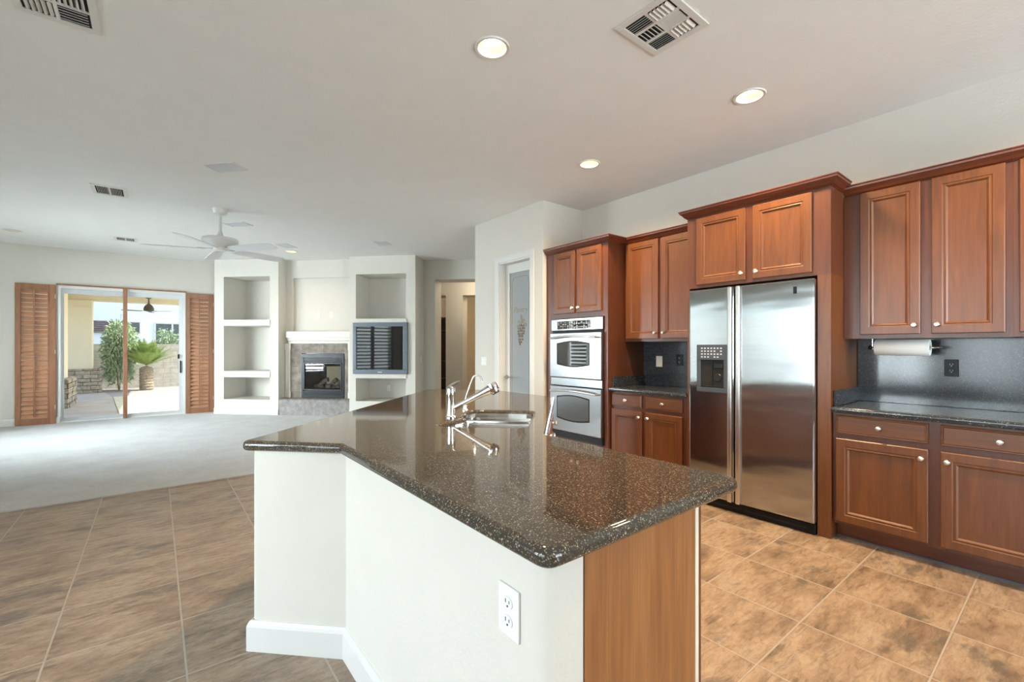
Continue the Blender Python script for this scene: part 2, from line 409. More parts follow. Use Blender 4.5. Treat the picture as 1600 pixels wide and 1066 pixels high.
# ------------------------------------------------------------------ the setting
CANS = [(1.524, 2.116), (3.207, 1.425), (3.206, 2.885), (1.912, 8.84), (-1.66, 9.795), (3.2, -.1)]  # last one is an unseen light added for the kitchen
XW, YP, XP, YPE, YD, XL, YB = 4.24, 3.935, 3.565, 5.362, 11.0, -3.0, -4.5
fl = B().box(XL-.2, XW+.2, YB-.2, 5.33, -.2, 0).build('floor', 'tile'); struct(fl, 'slate tile kitchen floor with square grid of grout')
cp = B().prism([(XL-.2, 5.33), (7.2, 5.33), (7.2, 7.0), (XL+6.0, YD), (XL-.2, YD)], -.2, .012).build('carpet', 'carpet'); struct(cp, 'pale cream carpet of the family room')
holes = [circ(x, y, .082) for x, y in CANS]
ce = curve_slab('ceiling', [[(XL-.2, YB-.2), (9.5, YB-.2), (9.5, 5.2), (7.0, 8.6), (1.35, YD+.2), (XL-.2, YD+.2)]] + holes, H, H+.06, .0, 'ceil', smooth=False); struct(ce, 'light textured flat ceiling')
# roof above so that no sun falls through
rf = B().box(XL-.3, 9.6, YB-.3, YD+.2, H+.16, H+.3).build('ceiling_deck', 'ceil'); struct(rf, 'roof deck above the ceiling')
struct(B().box(XW, XW+.15, YB-.2, YP+.1, 0, H).build('wall_right', 'wall'), 'painted kitchen wall behind the cabinets')
struct(B().box(XP+.14, XW+.15, YP, YP+.12, 0, H).build('wall_pantry_side', 'wall'), 'short wall between pantry and oven tower')
# pantry front wall with door opening (door opening y 4.155..4.79, z 0..2.43)
b = B(); b.box(XP, XP+.14, YP, 4.155, 0, H); b.box(XP, XP+.14, 4.79, YPE, 0, H); b.box(XP, XP+.14, 4.155, 4.79, 2.43, H)
struct(b.build('wall_pantry', 'wall'), 'painted wall around the pantry door')
struct(B().box(XP+.14, 7.2, YPE-.12, YPE, 0, H).build('wall_pantry_rear', 'wall'), 'pantry wall facing the hall')
# back wall with sliding door opening x -1.33..0.46, z 0..2.41
b = B(); b.box(XL-.2, -1.33, YD, YD+.15, 0, H); b.box(.46, 1.4, YD, YD+.15, 0, H); b.box(-1.33, .46, YD, YD+.15, 2.41, H)
struct(b.build('wall_back', 'wall'), 'family room wall with the sliding door')
# left wall and the wall behind the camera, with window openings, some of them added for light
def wall_win(name, u0, u1, wins, origin, rz, label):
    b = B(); x = u0
    for (a, c, z0, z1) in sorted(wins):
        b.box(x, a, 0, .15, 0, H); b.box(a, c, 0, .15, 0, z0); b.box(a, c, 0, .15, z1, H); x = c
    b.box(x, u1, 0, .15, 0, H)
    o = b.build(name, 'wall'); o.location = origin; o.rotation_euler = (0, 0, rz); struct(o, label)
LW = [(-1.1, 1.5, .5, 2.4), (1.8, 2.9, .5, 2.4), (3.2, 4.8, .5, 2.4), (5.2, 6.6, .5, 2.4), (7.6, 10.0, .5, 2.4)]  # narrow second opening is added to brighten the left floor
wall_win('wall_left', YB-.2, YD+.2, LW, (XL, 0, 0), RL, 'left wall with shuttered windows')
BW = [(-4.0, -1.1, .15, 2.65)]  # unseen window added behind the camera for its light
wall_win('wall_front', -XW-.2, -XL+.2, BW, (0, YB, 0), RB, 'wall behind the camera with a window added for light')
# fireplace wall pieces, all in the 45 degree frame (x = along wall, y = into wall)
def fobj(b, name, mat, parent=None, smooth=False):
    o = b.build(name, mat, parent, smooth)
    if not parent: o.rotation_euler = (0, 0, RF)
    return o
def tower(name, s0, s1, n0, n1, label):
    t0 = 8.17; b = B(); D = .62
    b.box(s0, n0, t0, t0+D+.1, 0, H); b.box(n1, s1, t0, t0+D+.1, 0, H)
    b.box(n0, n1, t0+D, t0+D+.1, 0, H)
    for z0, z1 in ((0, .30), (.735, .857), (1.745, 1.868), (2.712, H)): b.box(n0, n1, t0, t0+D, z0, z1)
    # slightly proud shelf lips
    for z0, z1 in ((.742, .85), (1.752, 1.86)): b.box(n0-.012, n1+.012, t0-.018, t0+.01, z0, z1, .004)
    struct(fobj(b, name, 'wall'), label)
tower('wall_niche_left', -6.887, -5.53, -6.687, -5.71, 'left built-in tower with three empty niches')
tower('wall_niche_right', -4.08, -2.783, -3.951, -2.963, 'right built-in tower holding the television')
TC = 8.42
b = B()   # chimney breast with shallow picture recess, and the firebox opening
b.box(-5.53, -5.391, TC, TC+.14, 0, H); b.box(-5.391, -4.2, TC, TC+.14, 2.70, H)
b.box(-4.2, -4.08, TC, TC+.14, 0, H); b.box(-5.391, -4.2, TC+.06, TC+.14, 1.36, 2.70)
b.box(-5.391, -5.19, TC, TC+.14, 0, 1.36); b.box(-4.285, -4.2, TC, TC+.14, 0, 1.36); b.box(-5.19, -4.285, TC, TC+.14, 1.21, 1.36); b.box(-5.19, -4.285, TC, TC+.14, 0, .31)
struct(fobj(b, 'wall_fireplace', 'wall'), 'chimney wall with shallow recess above the mantel')
b = B(); so, sr = -2.563, -1.2
b.box(-2.783, so, 8.7, 9.15, 0, H); b.box(so, sr, 8.7, 9.15, 2.667, H); b.box(sr, 1.2, 8.7, 9.15, 0, H)
struct(fobj(b, 'wall_hall', 'wall'), 'wall with the open doorway to the hall')
# hall beyond
hb = B(); hb.box(-3.6, -3.5, 9.15, 13.5, 0, 2.9); struct(fobj(hb, 'wall_hall_left', 'wall'))
hb = B(); hb.box(-2.80, -2.39, 10.4, 10.88, 0, 2.55); hb.box(-3.5, .6, 10.4, 10.88, 2.55, 2.9)
struct(fobj(hb, 'wall_hall_partition', 'wall'), 'pale partition seen through the hall doorway')
hb = B(); hb.box(-3.6, .8, 13.2, 13.3, 0, 2.9); struct(fobj(hb, 'wall_hall_end', 'den'))
hb = B(); hb.box(.6, .7, 9.15, 13.3, 0, 2.9); struct(fobj(hb, 'wall_hall_right', 'wall'))
hb = B(); hb.box(-3.6, .8, 9.12, 13.4, 2.9, 3.0); struct(fobj(hb, 'ceiling_hall', 'ceil'))
hb = B(); hb.box(-3.6, .8, 8.3, 13.4, -.1, 0.002); struct(fobj(hb, 'floor_hall', 'tile'))
# den wall seen through the two-sided fireplace
hb = B(); hb.box(-6.2, -3.3, 10.9, 11.0, 0, 3.0); struct(fobj(hb, 'wall_den', 'den'))
# baseboards
BBP = [(0, 0), (.016, 0), (.016, .105), (.012, .118), (.006, .128), (0, .13)]
def bb(name, path, label=None): return struct(B().sweep(BBP, path).build(name, 'trimw'), label)
bb('baseboard_back', [(XL, YD), (-1.84, YD)], 'white baseboard along the family room wall')
p0 = st(-6.887, 8.17); p1 = st(-5.53, 8.17)
bb('baseboard_niche_left', [p0[:2], p1[:2]])
p0 = st(-4.08, 8.17); p1 = st(-2.783, 8.17); p2 = st(-2.783, 8.7); p3 = st(-2.563, 8.7)
bb('baseboard_niche_right', [p0[:2], p1[:2], p2[:2], p3[:2]])
bb('baseboard_pantry', [(XP, YPE), (XP, 4.95)]); bb('baseboard_pantry_side', [(XP, 4.083), (XP, YP), (3.62, YP)])
bb('baseboard_left', [(XL, YB), (XL, YD)])

# ---- windows outside the frame, some seen in reflections, others added for light: frame + shutter louvres
def window(name, w, z0, z1, loc, rz, npan, tilt=-24):
    r = sroot(name, loc, rz, 'shuttered daylight window outside the view')
    b = B(); b.box(0, w, -.03, .0, z0-.07, z0, .004); b.box(0, w, -.03, 0, z1, z1+.07, .004); b.box(-.07, 0, -.03, 0, z0-.07, z1+.07, .004); b.box(w, w+.07, -.03, 0, z0-.07, z1+.07, .004)
    b.build('window_casing', 'trimw', r)
    B().box(0, w, .10, .106, z0, z1).build('window_glass', 'glass', r)
    f = B(); pw = w/npan; lv = B()
    for i in range(npan):
        a = i*pw; f.box(a, a+.06, .01, .04, z0, z1); f.box(a+pw-.06, a+pw, .01, .04, z0, z1)
        f.box(a+.06, a+pw-.06, .01, .04, z0, z0+.09); f.box(a+.06, a+pw-.06, .01, .04, z1-.09, z1)
        nl = int((z1-z0-.2)/.105)
        for k in range(nl):
            zz = z0+.13+k*(z1-z0-.24)/(nl-1)
            m = Matrix.Translation((0, .03, zz)) @ Matrix.Rotation(R(tilt), 4, 'X')
            lv.box(a+.06, a+pw-.06, -.05, .05, -.005, .005, 0, m)
    f.build('shutter_frame', 'trimw', r); lv.build('shutter_louvers', 'trimw', r)
for i, (a, c, z0, z1) in enumerate(LW): window('window_%d' % (i+1), c-a, z0, z1, (XL, a, 0), RL, 3 if c-a > 2 else 2, (20, 32, -24, -24, 20)[i])  # second one is an added window, louvres tilted to light the floor
for i, (a, c, z0, z1) in enumerate(BW): window('window_6', c-a, z0, z1, (-a, YB, 0), RB, 3)  # added unseen window, put in to light the room

# ------------------------------------------------------------------ ceiling fittings
def can(x, y, on, label, energy=0):
    t = thing('recessed_light', label, 'ceiling light', (x, y, H), 0, None)
    B().lathe([(.082, 0), (.083, -.006), (.098, -.008), (.102, 0), (.102, .001), (.082, .001), (.082, 0)], 32, cap=False).build('trim_ring', 'ventw', t, True)
    B().lathe([(.0815, -.002), (.054, .062), (.056, .064), (.0835, 0)], 32, cap=False).build('baffle', 'baffle', t, True)
    B().lathe([(.0, .046), (.035, .049), (.053, .058), (.053, .066), (0, .066)], 32).build('lens', 'lens' if on else 'lensoff', t, True)
    if on: light('downlight', 'SPOT', (0, 0, -.012), (0, 0, 0), energy, (1.0, .70, .40), t, spot_size=R(152), spot_blend=1.0, shadow_soft_size=.09)
    return t
KE = 115
can(*CANS[0], True, 'lit recessed light nearest above the island countertop, largest in view', KE)
can(*CANS[1], True, 'lit recessed light above the refrigerator side of the kitchen', KE)
can(*CANS[2], True, 'lit recessed light above the oven tower and pantry', KE)
can(*CANS[3], True, 'lit recessed light in front of the fireplace niche', 14)
can(*CANS[4], False, 'unlit recessed light near the left edge above the sliding door wall')
for q in CANS[5:]: can(*q, True, 'lit unseen recessed light added behind the camera for kitchen light', KE)['group'] = 'added kitchen downlights behind the camera'  # unseen lamp added to light the kitchen

def register(x, y, w, d, label, nx, ny, big=True, deep=.02):
    t = thing('air_vent', label, 'vent', (x, y, H), 0)
    m = .035
    f = B()
    for a in ((-w/2, w/2, -d/2, -d/2+m), (-w/2, w/2, d/2-m, d/2), (-w/2, -w/2+m, -d/2+m, d/2-m), (w/2-m, w/2, -d/2+m, d/2-m)):
        f.box(a[0], a[1], a[2], a[3], -.009, 0, .002)
    cw = (w-2*m)/nx; ch = (d-2*m)/ny
    for i in range(1, nx): f.box(-w/2+m+i*cw-.008, -w/2+m+i*cw+.008, -d/2+m, d/2-m, -.008, -.001)
    for j in range(1, ny): f.box(-w/2+m, w/2-m, -d/2+m+j*ch-.008, -d/2+m+j*ch+.008, -.0074, -.0013)
    f.build('frame', 'ventw', t)
    B().box(-w/2+m*.6, w/2-m*.6, -d/2+m*.6, d/2-m*.6, -.0012, -.0004).build('backing', 'dark', t)
    s = B()
    for i in range(nx):
        for j in range(ny):
            cx = -w/2+m+(i+.5)*cw; cy = -d/2+m+(j+.5)*ch; hx = cw/2-.01; hy = ch/2-.01
            along_x = (i+j) % 2 == 0 if ny > 1 else False
            ns = 5 if ny > 1 else 7
            for k in range(ns):
                o = (k-(ns-1)/2)/ns*2
                if along_x: mm = Matrix.Translation((cx, cy+o*hy, -.006)) @ Matrix.Rotation(R(38 if j % 2 else -38), 4, 'X'); s.box(-hx, hx, -hy/ns*.85, hy/ns*.85, -.0008, .0008, 0, mm)
                else: mm = Matrix.Translation((cx+o*hx, cy, -.006)) @ Matrix.Rotation(R((38 if i % 2 else -38) if ny > 1 else 62), 4, 'Y'); s.box(-hx/ns*.85, hx/ns*.85, -hy, hy, -.0008, .0008, 0, mm)
    s.build('slats', 'ventw', t)
    return t
register(2.135, 1.405, .365, .335, 'large square ceiling vent above the kitchen at the top edge of the view', 3, 2)
register(-.40, 3.19, .33, .36, 'large ceiling vent cut by the top left corner of the view', 2, 2)
register(-.40, 6.66, .30, .37, 'small ceiling vent over the carpet, nearer of the two beside the fan', 2, 1)
register(-.38, 9.47, .28, .30, 'small ceiling vent nearest the sliding door wall', 2, 1)
def spk(x, y, w, d, rz, label):
    t = thing('ceiling_speaker', label, 'speaker', (x, y, H), rz)
    f = B(); m = .015
    for a in ((-w/2, w/2, -d/2, -d/2+m), (-w/2, w/2, d/2-m, d/2), (-w/2, -w/2+m, -d/2+m, d/2-m), (w/2-m, w/2, -d/2+m, d/2-m)): f.box(a[0], a[1], a[2], a[3], -.008, 0)
    f.build('frame', 'ventw', t); B().box(-w/2+m, w/2-m, -d/2+m, d/2-m, -.005, -.0005).build('speaker_grille', 'grille', t)
spk(.53, 5.095, .2, .33, R(45-3), 'rectangular ceiling speaker grille nearest the camera, in front of the fan')
spk(1.736, 8.394, .2, .33, RF, 'ceiling speaker grille beside the lit recessed light by the fireplace')
spk(2.945, 7.2, .22, .28, RF, 'ceiling speaker grille in front of the television niche')
spk(.9, 7.35, .2, .33, R(42), 'ceiling speaker grille partly hidden behind the fan blades')

def fan(name, label, loc, zs, R1, ang0, nb, mats, rod_r, motor, bw, tilt):
    t = thing(name, label, 'ceiling fan', loc, 0)
    z1, z2, z3 = zs     # canopy bottom, motor top, blade level (relative)
    B().lathe([(.035, z1), (.07, z1+.015), (.083, z1*.3), (.083, 0), (0, 0)], 28).build('canopy', mats[0], t, True)
    B().tube([(0, 0, z1), (0, 0, z2)], rod_r, 12).build('downrod', mats[0], t, True)
    B().lathe([(0, z2+.05), (.02, z2+.048), (.035, z2), (.06, z2-.012)] + [(r, z2+dz) for r, dz in motor] + [(0, z2+motor[-1][1])], 36).build('motor_housing', mats[0], t, True)
    for k in range(nb):
        a = R(ang0) + 2*PI*k/nb
        m = Matrix.Rotation(a, 4, 'Z') @ Matrix.Translation((0, 0, z3)) @ Matrix.Rotation(R(tilt), 4, 'X')
        bl = B(); prof = [(.17, bw*.36), (.22, bw*.44), (.45*R1+.1, bw*.52), (R1*.85, bw*.56), (R1*.96, bw*.50), (R1, bw*.34)]
        top = [(x, y) for x, y in prof]; pts = top + [(x, -y) for x, y in top[::-1]]
        bl.prism(pts, -.004, .004)
        for v in bl.bm.verts: v.co = m @ v.co
        bo = bl.build('blade', mats[1], t)
        ir = B(); ir.box(.06, .24, -.018, .018, .004, .012, .002)
        for v in ir.bm.verts: v.co = m @ v.co
        ir.build('blade_bracket', mats[0], bo)
    return t
fan('ceiling_fan', 'white five-blade ceiling fan hanging over the carpet', (.631, 6.694, H), (-.072, -.33, -.505), .80, -124, 5, ('fanw', 'blade'), .017,
    [(.19, -.04), (.20, -.075), (.185, -.105), (.10, -.145), (.075, -.16), (.07, -.19)], .16, -12)

# ------------------------------------------------------------------ wall plates
def plate(loc, rz, label, kind='outlet', mat='plastic', w=.07, h=.115):
    t = thing('wall_outlet' if kind == 'outlet' else ('light_switch' if kind == 'switch' else 'cable_plate'), label, 'outlet' if kind == 'outlet' else ('switch' if kind == 'switch' else 'wall plate'), loc, rz)
    B().box(-w/2, w/2, -.006, 0, -h/2, h/2, .0025).build('cover_plate', mat, t)
    if kind == 'outlet':
        for dz in (.021, -.021):
            q = B(); q.rings([[(x*.017, -.0062, dz+z*.0145) for x, z in [(math.cos(2*PI*i/20), math.sin(2*PI*i/20)) for i in range(20)]], [(x*.0165, -.0085, dz+z*.014) for x, z in [(math.cos(2*PI*i/20), math.sin(2*PI*i/20)) for i in range(20)]]])
            ro = q.build('receptacle', mat, t)
            q = B(); q.box(-.0075, -.0055, -.0092, -.0084, dz-.001, dz+.008); q.box(.0055, .0075, -.0092, -.0084, dz, dz+.007); q.lathe([(.0025, 0), (.0025, .0008)], 10, Matrix.Translation((0, -.0084, dz-.0075)) @ Matrix.Rotation(R(90), 4, 'X'))
            q.build('slots', 'dark' if mat != 'black' else 'mark', ro)
    elif kind == 'switch':
        n = 2 if w > .1 else 1
        for i in range(n):
            cx = (i-(n-1)/2)*.046
            B().box(cx-.016, cx+.016, -.0095, -.006, -.033, .033, .002).build('rocker', mat, t)
    else:
        B().lathe([(.006, 0), (.006, .008), (.002, .009)], 12, Matrix.Translation((0, -.006, 0)) @ Matrix.Rotation(R(90), 4, 'X')).build('jack', 'nickel', t)
    return t
plate((XP, 5.147, 1.13), RK, 'white double rocker switch on the wall left of the pantry door', 'switch', w=.115)
plate(st(-2.783, 8.5, 1.10), R(45), 'white light switch on the side of the television tower', 'switch')
plate(st(-4.884, TC+.06, 1.967), RF, 'almond cable plate above the mantel, left of the pair', 'cable', 'almond')
plate(st(-4.616, TC+.06, 1.967), RF, 'almond outlet above the mantel, right of the pair', 'outlet', 'almond')
plate(st(-3.55, 8.79, .50), RF, 'white outlet inside the low niche under the television')
plate((4.218, 2.805, 1.17), RK, 'almond switch plate on the dark splashback left of the refrigerator', 'switch', 'almond', w=.075)
plate((4.218, 2.567, 1.19), RK, 'black outlet on the dark splashback beside the refrigerator', 'outlet', 'black')
plate((4.218, .553, 1.18), RK, 'black outlet on the splashback right of the paper towels', 'outlet', 'black')
plate((.635, .811, .716), RK, 'white outlet on the white island wall below the countertop', w=.075, h=.115)

# ------------------------------------------------------------------ sliding door, shutters
d = sroot('door_1', (0, YD, 0), 0, 'sliding glass patio door between wooden shutters')
b = B(); b.box(-1.33, -1.295, -.02, .13, 0, 2.40); b.box(.415, .46, -.02, .13, 0, 2.40); b.box(-1.295, .415, -.018, .13, 2.35, 2.40); b.box(-1.295, .415, .0, .13, 0, .035)
b.build('door_frame', 'trimw', d)
def sash(x0, x1, y, name, st_l=.03, st_r=.03):
    b = B(); b.box(x0, x0+st_l, y, y+.03, .035, 2.35); b.box(x1-st_r, x1, y, y+.03, .035, 2.35); b.box(x0+st_l, x1-st_r, y, y+.03, .035, .085); b.box(x0+st_l, x1-st_r, y, y+.03, 2.27, 2.35)
    o = b.build(name, 'alu', d); B().box(x0+st_l, x1-st_r, y+.012, y+.018, .085, 2.27).build('pane', 'glass', o); return o
sash(-1.295, -.44, .07, 'fixed_panel'); sl = sash(-.48, .415, .025, 'sliding_panel', .03, .06)
b = B(); b.box(.372, .392, -.02, .025, .82, 1.06, .004); b.build('door_handle', 'black', sl); b = B(); b.box(.335, .365, -.005, .025, 1.10, 1.19, .004); b.build('door_lock', 'black', sl)
B().box(-1.35, .47, -.045, -.0, 2.40, 2.425, .003).build('shutter_track', 'shutterz', d)
B().box(-.475, -.415, -.035, -.003, .0, 2.40, .003).build('shutter_post', 'shutterz', d)
struct(B().box(-1.355, -1.30, -.03, -.0, 0, .12, .004).build('trim_1', 'trimw', None, loc=(0, YD, 0)), 'white plinth block at the left foot of the sliding door')
def shutter(x0, x1, posts, label):
    t = thing('louvered_shutter', label, 'shutter', (x0, YD, 0.012), 0)
    w = x1-x0; h = 2.385; b = B()
    a0, a1 = posts
    b.box(0, a0, -.045, -.004, 0, h, .003); b.box(w-a1, w, -.045, -.004, 0, h, .003); b.box(a0, w-a1, -.042, -.006, 0, .10, .002); b.box(a0, w-a1, -.042, -.006, h-.095, h, .002)
    b.build('frame', 'shutterz', t)
    lv = B(); n = 29; lh = (h-.195)/n
    for k in range(n):
        z = .10+(k+.5)*lh; m = Matrix.Translation((0, -.022, z)) @ Matrix.Rotation(R(54), 4, 'X')
        lv.box(a0+.002, w-a1-.002, -.037, .037, -.0045, .0045, .003, m)
    lv.build('louvers', 'shutter', t)
    cx = (a0+w-a1)/2
    B().box(cx-.008, cx+.008, -.064, -.05, .13, h-.10, .002).build('tilt_rod', 'shutterz', t)
    for z in (.25, 1.2, 2.15): B().box(w-.012, w-.002, -.05, -.045, z, z+.07).build('hinge', 'nickel', t)
    B().box(w-a1+.018, w-a1+.021, -.0458, -.0445, .0, h).build('stile_seam', 'dark', t)
    return t
shutter(-1.834, -1.352, (.065, .10), 'brown louvered wooden shutter standing left of the sliding door')
shutter(.472, .922, (.06, .09), 'brown louvered wooden shutter standing right of the sliding door by the niches')

# ------------------------------------------------------------------ pantry door
pd = sroot('door_2', (XP, 4.79, 0), RK, 'white pantry door with etched obscure glass')       # local x: 0 (far) .. .635, y into pantry
PW = .635
b = B()
for (a0, a1, z0, z1) in ((-.085, -.0, 0, 2.50), (PW, PW+.072, 0, 2.50), (0, PW, 2.43, 2.50)):
    b.box(a0, a1, -.016, 0, z0, z1, .004)
b.box(-.10, PW+.085, -.022, 0, 2.485, 2.505, .004)
b.build('casing', 'trimw', pd)
b = B(); b.box(0, .018, 0, .14, 0, 2.43); b.box(PW-.018, PW, 0, .14, 0, 2.43); b.box(.018, PW-.018, 0, .14, 2.412, 2.43); b.build('jamb', 'trimw', pd)
b = B(); y0, y1 = .09, .125
b.box(.02, .10, y0, y1, .01, 2.408); b.box(PW-.095, PW-.02, y0, y1, .01, 2.408); b.box(.10, PW-.095, y0, y1, 2.30, 2.408); b.box(.10, PW-.095, y0, y1, .01, .28)
slab = b.build('door_slab', 'trimw', pd)
b = B()
gx0, gx1, gz0, gz1 = .10, PW-.095, .28, 2.30
for (a0, a1, z0, z1) in ((gx0, gx0+.012, gz0, gz1), (gx1-.012, gx1, gz0, gz1), (gx0, gx1, gz0, gz0+.012), (gx0, gx1, gz1-.012, gz1)): b.box(a0, a1, y0-.008, y0+.01, z0, z1, .003)
b.build('glass_bead', 'trimw', slab)
gl = B().box(gx0, gx1, y0+.012, y0+.018, gz0, gz1).build('glass_pane', 'frost', pd)
# etched border, word and grapes
b = B(); i = .05; r = .05
bx0, bx1, bz1 = gx0+i, gx1-i, gz1-.07
pts = [(bx0, .35)] + [(bx0, bz1-r)] + [(bx0+.015+r-r*math.cos(PI/2*k/5)-.0, bz1-r+r*math.sin(PI/2*k/5)) for k in range(6)] + [(bx1-.015-r+r*math.sin(PI/2*k/5), bz1-r+r*math.cos(PI/2*k/5)) for k in range(6)] + [(bx1, bz1-r), (bx1, .35)]
b.tube([(x, y0+.0112, z) for x, z in pts], .0028, 6); b.build('etched_border', 'etchl', gl)
tx = bpy.data.curves.new('etched_word', 'FONT'); tx.body = 'Pantry'; tx.size = .105; tx.shear = .25; tx.extrude = .0006; tx.align_x = 'CENTER'; tx.space_character = 1.02
to = bpy.data.objects.new('tmp', tx); C.objects.link(to)
me = bpy.data.meshes.new_from_object(to.evaluated_get(bpy.context.evaluated_depsgraph_get())); bpy.data.objects.remove(to, do_unlink=True)
me.materials.clear(); me.materials.append(M['etchl']); wo = bpy.data.objects.new('etched_word', me); C.objects.link(wo); wo.parent = gl
wo.location = ((gx0+gx1)/2, y0+.0112, 1.77); wo.rotation_euler = (R(90), 0, 0)
b = B(); random.seed(3); cxg = (gx0+gx1)/2+.02
def disc(bm_, x, z, rx, rz_, y=y0+.0108, rot=0, n=14):
    ps = []
    for k in range(n):
        a = 2*PI*k/n; u, v = rx*math.cos(a), rz_*math.sin(a)
        ps.append((x+u*math.cos(rot)-v*math.sin(rot), z+u*math.sin(rot)+v*math.cos(rot)))
    bm_.rings([[(px, y+.001, pz) for px, pz in ps], [(px, y-.0006, pz) for px, pz in ps]])
for row, z in enumerate([1.60, 1.565, 1.53, 1.495, 1.46, 1.425, 1.39, 1.36]):
    nn = [3, 4, 4, 4, 3, 3, 2, 1][row]
    for k in range(nn): disc(b, cxg+(k-(nn-1)/2)*.036+random.uniform(-.006, .006)-row*.004, z+random.uniform(-.005, .005), .0165, .0165, y0+.0108-.0002*(k % 3))
gr = b.build('etched_grapes', 'etch', gl)
b = B()
for x, z, a, rx in ((.03, 1.655, .5, .045), (-.045, 1.64, 2.6, .04), (.075, 1.61, -.3, .038), (0, 1.70, 1.5, .03), (-.065, 1.59, -2.4, .03)): disc(b, cxg+x, z, rx, .024, y0+.0106, a)
b.tube([(cxg, y0+.0106, 1.62), (cxg+.012, y0+.0106, 1.68), (cxg-.012, y0+.0106, 1.74)], .004, 6)
b.build('etched_leaves', 'etchl', gl)
b = B(); b.lathe([(.028, 0), (.028, .008), (.012, .014), (.011, .045)], 20, Matrix.Translation((.058, y0, .93)) @ Matrix.Rotation(R(90), 4, 'X'))
b.tube([(.058, y0-.045, .93), (.08, y0-.05, .932), (.13, y0-.05, .925), (.175, y0-.05, .935)], [.010, .009, .008, .007], 10)
b.build('lever_handle', 'leverm', pd, True)

# ------------------------------------------------------------------ fireplace
def F(b, name, mat, parent, smooth=False): return b.build(name, mat, parent, smooth)
t = thing('hearth', 'raised grey slate hearth across the foot of the fireplace', 'hearth', st(-4.805, 8.17), RF)     # local x centred, y in
B().box(-.722, .722, .008, .25, 0.012, .305).build('hearth_riser', 'hearth', t); B().box(-.722, .722, -.004, .25, .305, .325, .003).build('hearth_slab', 'surround', t)
t = thing('fireplace_surround', 'brown slate tile surround framing the glass firebox', 'fireplace surround', st(-4.74, TC), RF)
b = B(); b.box(-.66, -.449, -.03, 0, .325, 1.21); b.box(.449, .60, -.03, 0, .325, 1.21); b.box(-.66, .60, -.03, 0, 1.21, 1.40); b.build('tile_face', 'surround', t)
t = thing('mantel', 'cream painted mantel with pilasters above the fireplace', 'mantel', st(-4.805, TC), RF)
b = B(); b.sweep([(0, 1.51), (.11, 1.51), (.115, 1.515), (.115, 1.63), (.11, 1.635), (0, 1.635)], [(-.66, 0), (.66, 0)]); b.build('mantel_shelf', 'mantel', t)
b = B(); b.sweep([(0, 1.40), (.06, 1.40), (.065, 1.44), (.085, 1.46), (.085, 1.51), (0, 1.51)], [(-.64, 0), (.64, 0)]); b.build('mantel_molding', 'mantel', t)
for x in (-.715, .60):
    b = B(); b.box(x, x+.10, -.05, 0, .325, 1.27, .003); b.box(x-.005, x+.115, -.06, 0, 1.27, 1.40, .004); b.box(x-.005, x+.115, -.06, 0, .325, .45, .004); b.build('pilaster', 'mantel', t)
t = thing('gas_fireplace', 'black two-sided gas fireplace insert with glass front and logs', 'fireplace', st(-4.738, TC, .325), RF)
b = B(); x0, x1 = -.443, .443
for a in ((x0, x1, .79, .875), (x0, x1, 0, .06), ): b.box(a[0], a[1], -.045, -.01, a[2], a[3], .003)
b.box(x0, x0+.04, -.045, -.01, .06, .79); b.box(x1-.04, x1, -.045, -.01, .06, .79)
b.build('outer_frame', 'darkmetal', t)
for zz in ((.715, .735, .755, .775), (.07, .09, .11, .13)):
    b = B(); b.box(x0+.045, x1-.045, -.022, -.015, zz[0]-.01, zz[-1]+.01)
    for z in zz: b.box(x0+.04, x1-.04, -.045, -.02, z-.007, z+.006, .002)
    b.build('louver_panel', 'darkmetal', t)
b = B(); gz0, gz1 = .15, .70
for a in ((x0+.04, x1-.04, gz0, gz0+.025), (x0+.04, x1-.04, gz1-.03, gz1), (x0+.04, x0+.07, gz0, gz1), (x1-.07, x1-.04, gz0, gz1)): b.box(a[0], a[1], -.055, -.02, a[2], a[3], .003)
fo = b.build('glass_frame', 'darkmetal', t); B().box(x0+.07, x1-.07, -.035, -.03, gz0+.025, gz1-.03).build('glass_pane', 'fireglass', fo)
b = B(); ox0, ox1, oz0, oz1 = -.02, .40, .2, .60
b.box(x0, x1, -.01, .60, 0, .15); b.box(x0, x1, -.01, .60, .70, .87); b.box(x0, x0+.03, -.01, .6, .15, .7); b.box(x1-.03, x1, -.01, .6, .15, .7)
b.box(x0, ox0-.25, .56, .6, .15, .7); b.box(ox1, x1, .56, .6, .15, .7); b.box(ox0-.25, ox1, .56, .6, .15, oz0); b.box(ox0-.25, ox1, .56, .6, oz1, .7)
b.build('firebox', 'firebox', t)
random.seed(5)
for k in range(6):
    cx = -.22+k*.09; a = random.uniform(-.6, .6); b = B()
    L = random.uniform(.12, .2); z = .20+(k % 2)*.05
    pts = [(cx-L/2*math.cos(a)+i*L/5*math.cos(a), .22+.03*k % .1+(i-2.5)*L/5*math.sin(a), z+random.uniform(-.012, .012)+.02*i*(k % 2)) for i in range(6)]
    b.tube(pts, [random.uniform(.036, .052) for _ in range(6)], 9); b.build('ceramic_log', 'logs', t, True)
b = B(); b.tube([(-.30, .15, .165), (.30, .15, .165)], .012, 8); b.build('burner', 'darkmetal', t)

# ------------------------------------------------------------------ television
t = thing('television', 'silver framed television mounted in the right niche tower', 'television', st(-3.455, 8.17, .82), RF)
b = B(); w, h = .535, .97
for a in ((-w, w, 0, .085), (-w, w, h-.075, h), (-w, -w+.07, .085, h-.075), (w-.085, w, .085, h-.075)): b.box(a[0], a[1], -.05, -.005, a[2], a[3], .006)
b.build('bezel', 'silver', t); B().box(-w+.06, w-.075, -.035, -.02, .075, h-.065).build('screen', 'screen', t)
B().box(-w+.07, w-.08, -.02, .3, .05, h-.05).build('back_case', 'black', t)
b = B(); b.box(-.04, .04, -.053, -.0495, .03, .042); b.build('badge', 'mark', t)

